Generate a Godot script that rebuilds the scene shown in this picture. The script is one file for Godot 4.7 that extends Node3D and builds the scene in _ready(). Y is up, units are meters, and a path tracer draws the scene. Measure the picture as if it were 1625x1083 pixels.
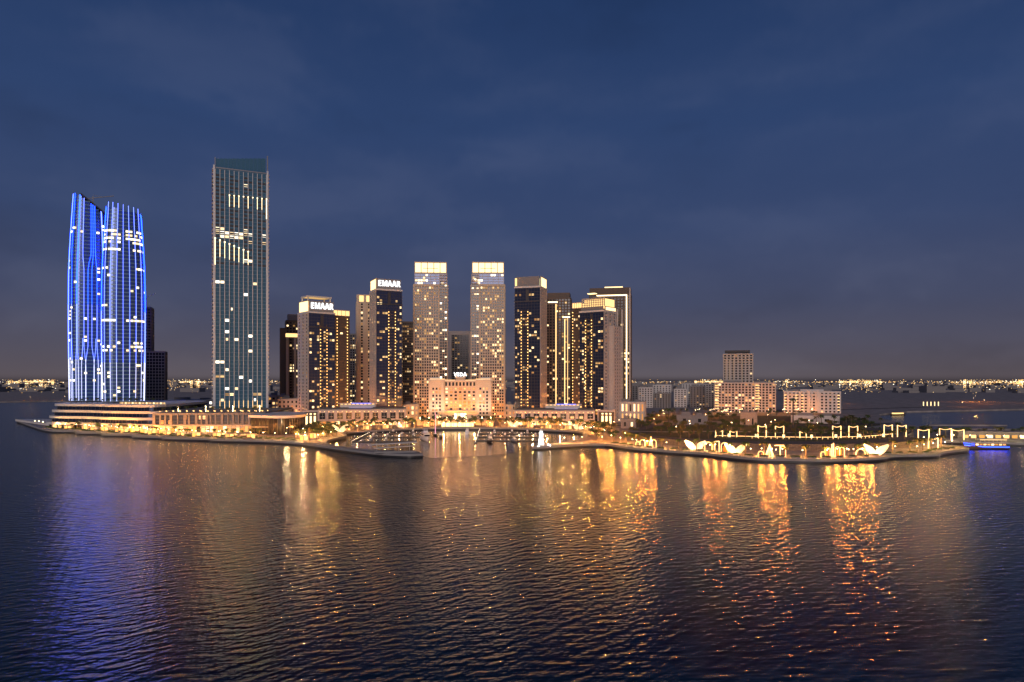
extends Node3D
# A harbour district at dusk, seen from a drone over the creek. Metres, y up, the camera looks along -z.

class Geo:
	var v := PackedVector3Array()
	var n := PackedVector3Array()
	func tri(a: Vector3, b: Vector3, c: Vector3) -> void:   # counter-clockwise from outside
		var k := (b - a).cross(c - a).normalized()
		v.append(a); v.append(c); v.append(b)
		n.append(k); n.append(k); n.append(k)
	func quad(a: Vector3, b: Vector3, c: Vector3, d: Vector3) -> void:
		tri(a, b, c); tri(a, c, d)
	func ob(c: Vector3, x: Vector3, y: Vector3, z: Vector3) -> void:
		quad(c - x - y + z, c + x - y + z, c + x + y + z, c - x + y + z)
		quad(c + x - y - z, c - x - y - z, c - x + y - z, c + x + y - z)
		quad(c + x - y + z, c + x - y - z, c + x + y - z, c + x + y + z)
		quad(c - x - y - z, c - x - y + z, c - x + y + z, c - x + y - z)
		quad(c - x + y + z, c + x + y + z, c + x + y - z, c - x + y - z)
		quad(c - x - y - z, c + x - y - z, c + x - y + z, c - x - y + z)
	func box(c: Vector3, s: Vector3) -> void:
		ob(c, Vector3(s.x / 2, 0, 0), Vector3(0, s.y / 2, 0), Vector3(0, 0, s.z / 2))
	func bar(a: Vector3, b: Vector3, w: float, h := -1.0) -> void:   # a square bar from a to b
		var d := b - a
		var side := d.cross(Vector3.UP)
		if side.length() < 0.001: side = Vector3.RIGHT
		side = side.normalized()
		var up := side.cross(d).normalized()
		ob((a + b) / 2, d / 2, up * (h if h > 0 else w) / 2, side * w / 2)
	func prism(poly: PackedVector2Array, y0: float, y1: float) -> void:   # poly holds (x, z)
		var area := 0.0
		for i in poly.size():
			var p := poly[i]; var q := poly[(i + 1) % poly.size()]
			area += p.x * q.y - q.x * p.y
		var pts := poly.duplicate()
		if area > 0: pts.reverse()
		for i in pts.size():
			var p := pts[i]; var q := pts[(i + 1) % pts.size()]
			quad(Vector3(p.x, y0, p.y), Vector3(q.x, y0, q.y), Vector3(q.x, y1, q.y), Vector3(p.x, y1, p.y))
		var t := Geometry2D.triangulate_polygon(pts)
		for i in range(0, t.size(), 3):
			var a := pts[t[i]]; var b := pts[t[i + 1]]; var c := pts[t[i + 2]]
			if (b - a).cross(c - a) > 0:
				var s := b; b = c; c = s
			tri(Vector3(a.x, y1, a.y), Vector3(b.x, y1, b.y), Vector3(c.x, y1, c.y))
	func tube(pts: Array, rad: Array, sides := 6) -> void:
		var rings := []
		for i in pts.size():
			var d: Vector3 = (pts[min(i + 1, pts.size() - 1)] - pts[max(i - 1, 0)]).normalized()
			var s := d.cross(Vector3(0.3, 0.1, 0.95)).normalized()
			if absf(d.y) < 0.5: s = d.cross(Vector3.UP).normalized()
			var u := s.cross(d).normalized()
			var r := []
			for k in sides:
				var a := TAU * k / sides
				r.append(pts[i] + (s * cos(a) + u * sin(a)) * rad[i])
			rings.append(r)
		for i in rings.size() - 1:
			for k in sides:
				var j := (k + 1) % sides
				quad(rings[i][j], rings[i][k], rings[i + 1][k], rings[i + 1][j])
		var top: Array = rings[-1]
		var low: Array = rings[0]
		for k in range(1, sides - 1):
			tri(top[0], top[k + 1], top[k])
			tri(low[0], low[k], low[k + 1])
	func lathe(c: Vector3, prof: Array, sides := 8) -> void:   # prof holds (radius, height)
		for i in prof.size() - 1:
			for k in sides:
				var a := TAU * k / sides; var b := TAU * (k + 1) / sides
				var p: Vector2 = prof[i]; var q: Vector2 = prof[i + 1]
				quad(c + Vector3(cos(b) * p.x, p.y, sin(b) * p.x), c + Vector3(cos(a) * p.x, p.y, sin(a) * p.x), c + Vector3(cos(a) * q.x, q.y, sin(a) * q.x), c + Vector3(cos(b) * q.x, q.y, sin(b) * q.x))
	func mesh() -> ArrayMesh:
		var m := ArrayMesh.new()
		if v.size() == 0: return m
		var a := []
		a.resize(Mesh.ARRAY_MAX)
		a[Mesh.ARRAY_VERTEX] = v
		a[Mesh.ARRAY_NORMAL] = n
		m.add_surface_from_arrays(Mesh.PRIMITIVE_TRIANGLES, a)
		return m

var M := {}
var rng := RandomNumberGenerator.new()
var used := {}

func numbered(called: String) -> String:
	if not used.has(called):
		used[called] = 0
		return called
	used[called] += 1
	return "%s_%03d" % [called, used[called]]

func tag(o: Node3D, label: String, category: String, group := "", kind := "") -> Node3D:
	if label: o.set_meta("label", label)
	if category: o.set_meta("category", category)
	if group: o.set_meta("group", group)
	if kind: o.set_meta("kind", kind)
	return o

func thing(called: String, label: String, category: String, at := Vector3.ZERO, yaw := 0.0, group := "") -> Node3D:
	var o := Node3D.new()
	o.name = numbered(called)
	add_child(o)
	o.position = at
	o.rotation_degrees.y = yaw
	return tag(o, label, category, group)

func part(p: Node3D, called: String, g: Geo, m: Material, kind := "") -> MeshInstance3D:
	return mpart(p, called, g.mesh(), m, kind)

func mpart(p: Node3D, called: String, mesh: Mesh, m: Material, kind := "") -> MeshInstance3D:
	var o := MeshInstance3D.new()
	o.name = called if p != self else numbered(called)
	o.mesh = mesh
	o.material_override = m
	p.add_child(o, true)
	if kind: o.set_meta("kind", kind)
	return o

func copy(o: Node3D, base: String, at: Vector3, yaw: float, size := 1.0, label := "", group := "") -> Node3D:
	var c: Node3D = o.duplicate()
	c.name = numbered(base)
	add_child(c)
	c.position = at
	c.rotation_degrees.y = yaw
	c.scale = Vector3.ONE * size
	if label: c.set_meta("label", label)
	if group: c.set_meta("group", group)
	return c

func lin(r: float, g: float, b: float) -> Color:
	return Color(r, g, b).linear_to_srgb()

func mat(r: float, g: float, b: float, rough := 0.8, metal := 0.0, spec := 0.4) -> StandardMaterial3D:
	var m := StandardMaterial3D.new()
	m.albedo_color = lin(r, g, b)
	m.roughness = rough
	m.metallic = metal
	m.metallic_specular = spec
	return m

func glow(r: float, g: float, b: float, energy: float) -> StandardMaterial3D:
	var m := mat(r * 0.3, g * 0.3, b * 0.3, 0.5)
	m.emission_enabled = true
	m.emission = lin(r, g, b)
	m.emission_energy_multiplier = energy
	return m

func noisy(m: StandardMaterial3D, metres: float, lo: float, hi: float, freq := 0.02, sd := 1) -> StandardMaterial3D:
	var f := FastNoiseLite.new()
	f.seed = sd
	f.frequency = freq
	f.fractal_octaves = 5
	var t := NoiseTexture2D.new()
	t.width = 512; t.height = 512
	t.seamless = true
	t.noise = f
	var ramp := Gradient.new()
	ramp.set_color(0, Color(lo, lo, lo)); ramp.set_color(1, Color(hi, hi, hi))
	t.color_ramp = ramp
	m.albedo_texture = t
	m.uv1_triplanar = true
	m.uv1_world_triplanar = true
	m.uv1_scale = Vector3.ONE / metres
	return m

# ---- faces of buildings: o bottom corner, u along, n out --------------------------------------------------------------
func face(o: Vector3, u: Vector3, n: Vector3) -> Dictionary:
	return {"o": o, "u": u, "n": n}

func side_face(w: float, d: float, y: float, which: String) -> Dictionary:
	match which:
		"front": return face(Vector3(-w / 2, y, d / 2), Vector3.RIGHT, Vector3.BACK)
		"left": return face(Vector3(-w / 2, y, -d / 2), Vector3.BACK, Vector3.LEFT)
		"right": return face(Vector3(w / 2, y, d / 2), Vector3.FORWARD, Vector3.RIGHT)
	return face(Vector3(w / 2, y, -d / 2), Vector3.LEFT, Vector3.FORWARD)

func fbox(g: Geo, f: Dictionary, x0: float, x1: float, y0: float, y1: float, z0: float, z1: float) -> void:
	g.ob(f.o + f.u * (x0 + x1) / 2 + Vector3.UP * (y0 + y1) / 2 + f.n * (z0 + z1) / 2, f.u * (x1 - x0) / 2, Vector3.UP * (y1 - y0) / 2, f.n * (z1 - z0) / 2)

func punched(g: Geo, f: Dictionary, x0: float, x1: float, y0: float, y1: float, nc: int, nr: int, fx: float, fy: float, out: float) -> void:
	var cw := (x1 - x0) / nc
	var rh := (y1 - y0) / nr
	var pw := cw * (1 - fx)
	for i in nc + 1:
		var a := x0 + i * cw - pw / 2
		fbox(g, f, maxf(a, x0), minf(a + pw, x1), y0, y1, 0.0, out)
	var sh := rh * (1 - fy)
	for i in nr + 1:
		var b := y0 + i * rh - sh / 2
		fbox(g, f, x0, x1, maxf(b, y0), minf(b + sh, y1), 0.0, out - 0.04)

func slabs(g: Geo, f: Dictionary, x0: float, x1: float, y0: float, y1: float, nr: int, thick: float, out: float) -> void:
	for i in nr + 1:
		var y := y0 + (y1 - y0) * i / nr
		fbox(g, f, x0, x1, y - thick / 2, y + thick / 2, 0.0, out)

func posts(g: Geo, f: Dictionary, x0: float, x1: float, y0: float, y1: float, nc: int, thick: float, out: float) -> void:
	for i in nc + 1:
		var x := x0 + (x1 - x0) * i / nc
		fbox(g, f, x - thick / 2, x + thick / 2, y0, y1, 0.0, out)

var boxes := {}
func sized(s: Vector3) -> BoxMesh:
	if not boxes.has(s):
		var b := BoxMesh.new()
		b.size = s
		boxes[s] = b
	return boxes[s]

func lit(p: Node3D, f: Dictionary, x0: float, x1: float, y0: float, y1: float, nc: int, nr: int, fx: float, fy: float, z: float, share: float, mats: Array, most := 290) -> void:
	# single lit rooms, each a window of its own
	var cw := (x1 - x0) / nc
	var rh := (y1 - y0) / nr
	var m := sized(Vector3(snappedf(cw * fx, 0.05), snappedf(rh * fy, 0.05), 0.1))
	var made := 0
	for r in nr:
		var busy := share * (0.5 + rng.randf() * 1.0)
		var run := 0
		for c in nc:
			if run == 0 and rng.randf() < busy: run = 1 if rng.randf() < 0.7 else 2
			if run == 0: continue
			run -= 1
			made += 1
			if made > most: return
			var o := MeshInstance3D.new()
			o.name = "lit_window"
			o.mesh = m
			o.material_override = mats[rng.randi() % mats.size()]
			p.add_child(o, true)
			o.transform = Transform3D(Basis(f.u, Vector3.UP, f.n), f.o + f.u * (x0 + (c + 0.5) * cw) + Vector3.UP * (y0 + (r + 0.5) * rh) + f.n * z)

func cell(p: Node3D, f: Dictionary, x: float, y: float, w: float, h: float, z: float, m: Material, called := "lit_window") -> void:
	var o := mpart(p, called, sized(Vector3(w, h, 0.12)), m)
	o.transform = Transform3D(Basis(f.u, Vector3.UP, f.n), f.o + f.u * x + Vector3.UP * y + f.n * z)

func dots(p: Node3D, f: Dictionary, x: float, y0: float, y1: float, step: float, out: float, m: Material, s := 0.75) -> void:
	var g := Geo.new()
	var y := y0
	while y < y1:
		fbox(g, f, x - s / 2, x + s / 2, y - s / 2, y + s / 2, out, out + s * 0.7)
		y += step
	part(p, "balcony_light", g, m, "stuff")

func omni(p: Node3D, at: Vector3, energy: float, c: Color, size := 0.16) -> void:
	var l := OmniLight3D.new()
	l.name = "bulb"
	l.light_energy = energy
	l.light_color = c
	l.omni_range = 400.0
	l.omni_attenuation = 2.0
	l.light_size = size
	l.shadow_enabled = true
	p.add_child(l, true)
	l.position = at

func spot(p: Node3D, at: Vector3, aim: Vector3, energy: float, c: Color, angle := 35.0) -> void:
	var l := SpotLight3D.new()
	l.name = "beam"
	l.light_energy = energy
	l.light_color = c
	l.spot_range = 600.0
	l.spot_attenuation = 2.0
	l.spot_angle = angle
	l.spot_angle_attenuation = 0.8
	l.light_size = 0.2
	l.shadow_enabled = true
	p.add_child(l, true)
	l.position = at
	l.basis = Basis.looking_at(aim - at, Vector3.UP if absf((aim - at).normalized().y) < 0.98 else Vector3.BACK)

func nth(i: int) -> String:   # 0 becomes first
	var words := ["first", "second", "third", "fourth", "fifth", "sixth", "seventh", "eighth", "ninth", "tenth", "eleventh", "twelfth"]
	if i < words.size(): return words[i]
	var n := i + 1
	var end := "th"
	if n % 100 < 11 or n % 100 > 13: end = {1: "st", 2: "nd", 3: "rd"}.get(n % 10, "th")
	return str(n) + end

func by_side(a: Array) -> Array:   # places in order from left to right as the harbour sees them
	a.sort_custom(func(p, q): return p.x / -p.z < q.x / -q.z)
	return a

const WARM := Color(1.0, 0.70, 0.36)
const AMBER := Color(1.0, 0.58, 0.22)
const PALE := Color(1.0, 0.86, 0.64)

func _ready() -> void:
	rng.seed = 11
	camera_and_sky()
	materials()
	land_and_water()
	print("land ", Time.get_ticks_msec())
	towers()
	print("towers ", Time.get_ticks_msec())
	waterfront()
	print("waterfront ", Time.get_ticks_msec())
	planting()
	print("planting ", Time.get_ticks_msec())
	distance()
	print("done ", Time.get_ticks_msec())

func camera_and_sky() -> void:
	var cam := Camera3D.new()
	cam.name = "camera"
	cam.set_frustum(1.0, Vector2(0, 0.0559), 1.0, 60000.0)
	cam.keep_aspect = Camera3D.KEEP_HEIGHT
	add_child(cam)
	cam.position = Vector3(0, 50, 0)
	cam.current = true
	var env := Environment.new()
	env.background_mode = Environment.BG_SKY
	env.tonemap_mode = Environment.TONE_MAPPER_LINEAR
	env.tonemap_exposure = 1.0
	env.sdfgi_enabled = true
	env.ssao_enabled = true
	env.ssil_enabled = true
	var pano := PanoramaSkyMaterial.new()
	pano.panorama = ImageTexture.create_from_image(dusk())
	pano.filter = true
	var sky := Sky.new()
	sky.sky_material = pano
	env.sky = sky
	env.background_energy_multiplier = 1.0
	var we := WorldEnvironment.new()
	we.name = "environment"
	we.environment = env
	add_child(we)
	var sun := DirectionalLight3D.new()   # the afterglow in the west, behind the camera
	sun.name = "afterglow"
	sun.light_color = Color(1.0, 0.92, 0.89)
	sun.light_energy = 0.48
	sun.light_angular_distance = 30.0
	sun.shadow_enabled = true
	add_child(sun)
	sun.basis = Basis.looking_at(Vector3(0.08, -0.30, -1.0))

func dusk() -> Image:
	var w := 1024
	var h := 512
	var im := Image.create(w, h, false, Image.FORMAT_RGBF)
	var stops := [[0.0, Vector3(0.108, 0.088, 0.100)], [2.5, Vector3(0.086, 0.081, 0.115)], [6.0, Vector3(0.061, 0.072, 0.132)], [12.0, Vector3(0.040, 0.064, 0.150)], [20.0, Vector3(0.028, 0.057, 0.152)], [30.0, Vector3(0.017, 0.041, 0.122)], [50.0, Vector3(0.010, 0.027, 0.086)], [90.1, Vector3(0.008, 0.022, 0.075)]]
	var f := FastNoiseLite.new()
	f.seed = 5
	f.frequency = 2.2
	f.fractal_octaves = 5
	f.domain_warp_enabled = true
	f.domain_warp_amplitude = 0.15
	f.domain_warp_frequency = 2.0
	for y in h / 2:
		var e := 90.0 - (y + 0.5) / h * 180.0
		var k := 0
		while stops[k + 1][0] < e: k += 1
		var base: Vector3 = stops[k][1].lerp(stops[k + 1][1], (e - stops[k][0]) / (stops[k + 1][0] - stops[k][0]))
		var er := deg_to_rad(e)
		for x in w:
			var a := TAU * x / w
			var d := Vector3(cos(er) * cos(a), sin(er) * 3.4, cos(er) * sin(a))
			var c := f.get_noise_3dv(d)
			var cl := smoothstep(-0.1, 0.6, c) * 0.32
			var dk := smoothstep(0.1, 0.6, -c) * 0.14
			var col := base * (1.0 - dk) + Vector3(0.045, 0.045, 0.055) * cl
			im.set_pixel(x, y, Color(col.x, col.y, col.z))
	var low: Vector3 = stops[0][1] * 0.3
	for y in range(h / 2, h):
		for x in w: im.set_pixel(x, y, Color(low.x, low.y, low.z))
	return im

func materials() -> void:
	M.beige = noisy(mat(0.54, 0.48, 0.44, 0.85), 23.0, 0.82, 1.0)
	M.sand_stone = noisy(mat(0.58, 0.48, 0.36, 0.85), 17.0, 0.85, 1.0)
	M.white = noisy(mat(0.62, 0.60, 0.58, 0.7), 19.0, 0.85, 1.0)
	M.grey = noisy(mat(0.26, 0.25, 0.25, 0.8), 13.0, 0.75, 1.0)
	M.dark = mat(0.045, 0.045, 0.05, 0.6)
	M.brown = mat(0.09, 0.065, 0.05, 0.6)
	M.glass_navy = mat(0.035, 0.05, 0.10, 0.12, 0.55, 0.6)
	M.glass_dark = mat(0.02, 0.022, 0.028, 0.15, 0.3, 0.5)
	M.glass_teal = mat(0.06, 0.16, 0.25, 0.2, 0.25, 0.6)
	M.spandrel = mat(0.09, 0.18, 0.26, 0.35, 0.2, 0.6)
	M.glass_blue = mat(0.05, 0.10, 0.30, 0.2, 0.4, 0.6)
	M.fin = mat(0.50, 0.54, 0.57, 0.5, 0.1)
	M.metal = mat(0.30, 0.30, 0.31, 0.35, 0.8)
	M.win = [glow(1.0, 0.62, 0.24, 0.55), glow(1.0, 0.66, 0.28, 1.0), glow(1.0, 0.56, 0.18, 0.32), glow(1.0, 0.74, 0.38, 2.0)]
	M.win_dim = [glow(1.0, 0.52, 0.16, 0.18), glow(1.0, 0.58, 0.20, 0.4), glow(1.0, 0.70, 0.34, 1.1)]
	M.win_pale = [glow(1.0, 0.82, 0.52, 2.2), glow(1.0, 0.74, 0.40, 1.5), glow(1.0, 0.90, 0.70, 3.0)]
	M.bulb = glow(1.0, 0.56, 0.18, 4.5)
	M.crown = glow(1.0, 0.64, 0.24, 1.7)  # lit crown walls: the light falling on them is put into the emission
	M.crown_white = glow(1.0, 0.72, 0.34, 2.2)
	M.led_warm = glow(1.0, 0.62, 0.24, 2.6)
	M.led_pale = glow(1.0, 0.76, 0.42, 4.0)  # strips, and the lamp wash on the teal fins put in as glow
	M.led_blue = glow(0.010, 0.050, 1.0, 14.0)
	M.led_ice = glow(0.12, 0.18, 1.0, 5.5)
	M.led_white = glow(0.62, 0.66, 1.0, 2.2)
	M.glass_slate = mat(0.045, 0.06, 0.13, 0.14, 0.45, 0.6)
	M.sign = glow(0.94, 0.97, 1.0, 2.2)
	M.shop = [glow(1.0, 0.54, 0.17, 0.9), glow(1.0, 0.60, 0.24, 1.6), glow(1.0, 0.48, 0.12, 0.6), glow(1.0, 0.70, 0.36, 2.4)]
	M.lantern = glow(1.0, 0.70, 0.36, 34.0)
	M.string_light = glow(1.0, 0.58, 0.22, 3.6)
	M.quay = noisy(mat(0.34, 0.33, 0.33, 0.8), 7.0, 0.7, 1.0)
	M.paving = noisy(mat(0.30, 0.26, 0.22, 0.8), 11.0, 0.65, 1.0)
	M.wall_dark = mat(0.03, 0.03, 0.032, 0.4)
	M.ground = noisy(mat(0.34, 0.31, 0.30, 0.95), 130.0, 0.68, 1.0, 0.012, 3)
	M.road = noisy(mat(0.05, 0.05, 0.052, 0.85), 15.0, 0.7, 1.0)
	M.grass = noisy(mat(0.085, 0.095, 0.05, 0.95), 21.0, 0.5, 1.0, 0.03)
	M.leaf = mat(0.05, 0.075, 0.025, 0.8)
	M.leaf_dry = mat(0.09, 0.085, 0.03, 0.8)
	M.bark = mat(0.13, 0.095, 0.065, 0.9)
	M.hull = mat(0.7, 0.7, 0.7, 0.25)
	M.deck = mat(0.28, 0.20, 0.13, 0.7)
	M.canvas = mat(0.7, 0.66, 0.58, 0.8)
	M.pool = glow(0.10, 0.16, 1.0, 2.0)
	M.sail = mat(0.78, 0.78, 0.78, 0.6)
	M.led_red = glow(1.0, 0.20, 0.03, 0.9)
	M.led_blue_strong = glow(0.02, 0.06, 1.0, 14.0)
	M.lamp_white = glow(0.95, 0.97, 1.0, 30.0)
	M.dock_lamp = glow(1.0, 0.90, 0.72, 6.0)
	M.far_warm = glow(1.0, 0.66, 0.28, 2.4)
	M.far_amber = glow(1.0, 0.52, 0.14, 1.8)
	M.far_white = glow(1.0, 0.90, 0.70, 4.0)
	M.dock = mat(0.10, 0.095, 0.09, 0.8)
	M.mast_pink = glow(1.0, 0.45, 0.75, 1.6)
	M.bank = noisy(mat(0.15, 0.13, 0.13, 0.95), 17.0, 0.6, 1.0)
	M.water = water_material(0.19, 30.0, 104.0)
	M.water_calm = water_material(0.09, 6.0, 104.0)

func water_material(rough: float, scale: float, tile: float) -> StandardMaterial3D:
	if ripples == null: ripples = ripple_texture()
	var m := mat(0.0015, 0.004, 0.010, rough, 0.0, 0.44)
	m.heightmap_enabled = true
	m.heightmap_texture = ripples
	m.heightmap_scale = scale
	m.uv1_triplanar = true
	m.uv1_world_triplanar = true
	m.uv1_scale = Vector3.ONE / tile
	return m

var ripples: Texture2D
func ripple_texture() -> Texture2D:
	# a sum of travelling sines, periodic over the tile: wind ripples with a few longer waves
	var size := 1024
	var r := RandomNumberGenerator.new()
	r.seed = 21
	var waves := []
	for i in 60:
		var k := 20.0 * pow(7.5, r.randf())          # cycles over the tile
		var a := deg_to_rad(68.0 + r.randfn(0.0, 30.0))
		var kx := roundi(cos(a) * k)
		var ky := roundi(sin(a) * k)
		if kx == 0 and ky == 0: continue
		var kk := sqrt(kx * kx + ky * ky)
		waves.append([kx, ky, r.randf() * TAU, 1.0 / pow(kk, 1.0)])
	var rows := PackedFloat32Array()
	rows.resize(size * size)
	for wv in waves:
		var cx := PackedFloat32Array(); var sx := PackedFloat32Array()
		cx.resize(size); sx.resize(size)
		for x in size:
			cx[x] = cos(TAU * wv[0] * x / size + wv[2]) * wv[3]
			sx[x] = sin(TAU * wv[0] * x / size + wv[2]) * wv[3]
		var ky: int = wv[1]
		for y in size:
			var cy := cos(TAU * ky * y / size)
			var sy := sin(TAU * ky * y / size)
			var at := y * size
			for x in size:
				rows[at + x] += cx[x] * cy - sx[x] * sy
	return ImageTexture.create_from_image(Image.create_from_data(size, size, false, Image.FORMAT_RF, rows.to_byte_array()))

# ---- the ground, the quays and the water ------------------------------------------------------------------------------
const SEA := 0.8

var shore_west := [Vector2(-562, -774), Vector2(-440, -640), Vector2(-418, -622), Vector2(-398, -622), Vector2(-384, -602), Vector2(-362, -602), Vector2(-349, -582), Vector2(-324, -582), Vector2(-313, -564), Vector2(-287, -558), Vector2(-278, -547), Vector2(-241, -541), Vector2(-232, -531), Vector2(-200, -526), Vector2(-178, -518), Vector2(-154, -501), Vector2(-128, -475), Vector2(-105, -451), Vector2(-85, -433), Vector2(-64, -424.5), Vector2(-56, -429)]
var shore_basin := [Vector2(-60, -440), Vector2(-92, -451), Vector2(-116, -470), Vector2(-136, -497), Vector2(-143, -530), Vector2(-136, -566), Vector2(-149, -594), Vector2(-142, -608), Vector2(-128, -622), Vector2(-103, -645), Vector2(-75, -660), Vector2(-8, -660), Vector2(28, -637), Vector2(64, -612), Vector2(60, -560), Vector2(48, -520), Vector2(36, -500), Vector2(17, -484)]
var shore_east := [Vector2(14.6, -471), Vector2(20.7, -473), Vector2(39, -486), Vector2(54, -494), Vector2(70, -494), Vector2(81, -467), Vector2(102, -447.5), Vector2(120, -437), Vector2(134, -416), Vector2(145, -404), Vector2(166, -401), Vector2(182, -397), Vector2(221, -407), Vector2(233, -420), Vector2(245, -423), Vector2(266, -425), Vector2(276, -440), Vector2(308, -459), Vector2(315, -474), Vector2(306, -490), Vector2(322, -518), Vector2(346, -516), Vector2(372, -500), Vector2(520, -470), Vector2(900, -430)]

func curve(a: Array, n := 4) -> PackedVector2Array:   # rounded corners along a shoreline
	var out := PackedVector2Array()
	out.append(a[0])
	for i in range(1, a.size() - 1):
		var p: Vector2 = a[i]
		var q0: Vector2 = p.lerp(a[i - 1], 0.34)
		var q1: Vector2 = p.lerp(a[i + 1], 0.34)
		for k in n + 1:
			var t := float(k) / n
			out.append(q0.lerp(p, t).lerp(p.lerp(q1, t), t))
	out.append(a[-1])
	return out

func inset(line: PackedVector2Array, by: float) -> PackedVector2Array:   # the same line moved sideways
	var out := PackedVector2Array()
	for i in line.size():
		var d := (line[mini(i + 1, line.size() - 1)] - line[maxi(i - 1, 0)]).normalized()
		out.append(line[i] + Vector2(d.y, -d.x) * by)
	return out

func ribbon(g: Geo, line: PackedVector2Array, from: float, to: float, y0: float, y1: float) -> void:
	var a := inset(line, from)
	var b := inset(line, to)
	for i in line.size() - 1:
		var a0 := Vector3(a[i].x, y1, a[i].y); var a1 := Vector3(a[i + 1].x, y1, a[i + 1].y)
		var b0 := Vector3(b[i].x, y1, b[i].y); var b1 := Vector3(b[i + 1].x, y1, b[i + 1].y)
		var dn := Vector3(0, y0 - y1, 0)
		g.quad(a0, a1, b1, b0)
		g.quad(a0 + dn, a1 + dn, a1, a0)
		g.quad(b1 + dn, b0 + dn, b0, b1)
		if i == 0: g.quad(b0 + dn, a0 + dn, a0, b0)
		if i == line.size() - 2: g.quad(a1 + dn, b1 + dn, b1, a1)

func structure(called: String, g: Geo, m: Material) -> MeshInstance3D:
	var o := part(self, called, g, m)
	o.set_meta("kind", "structure")
	return o

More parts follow.
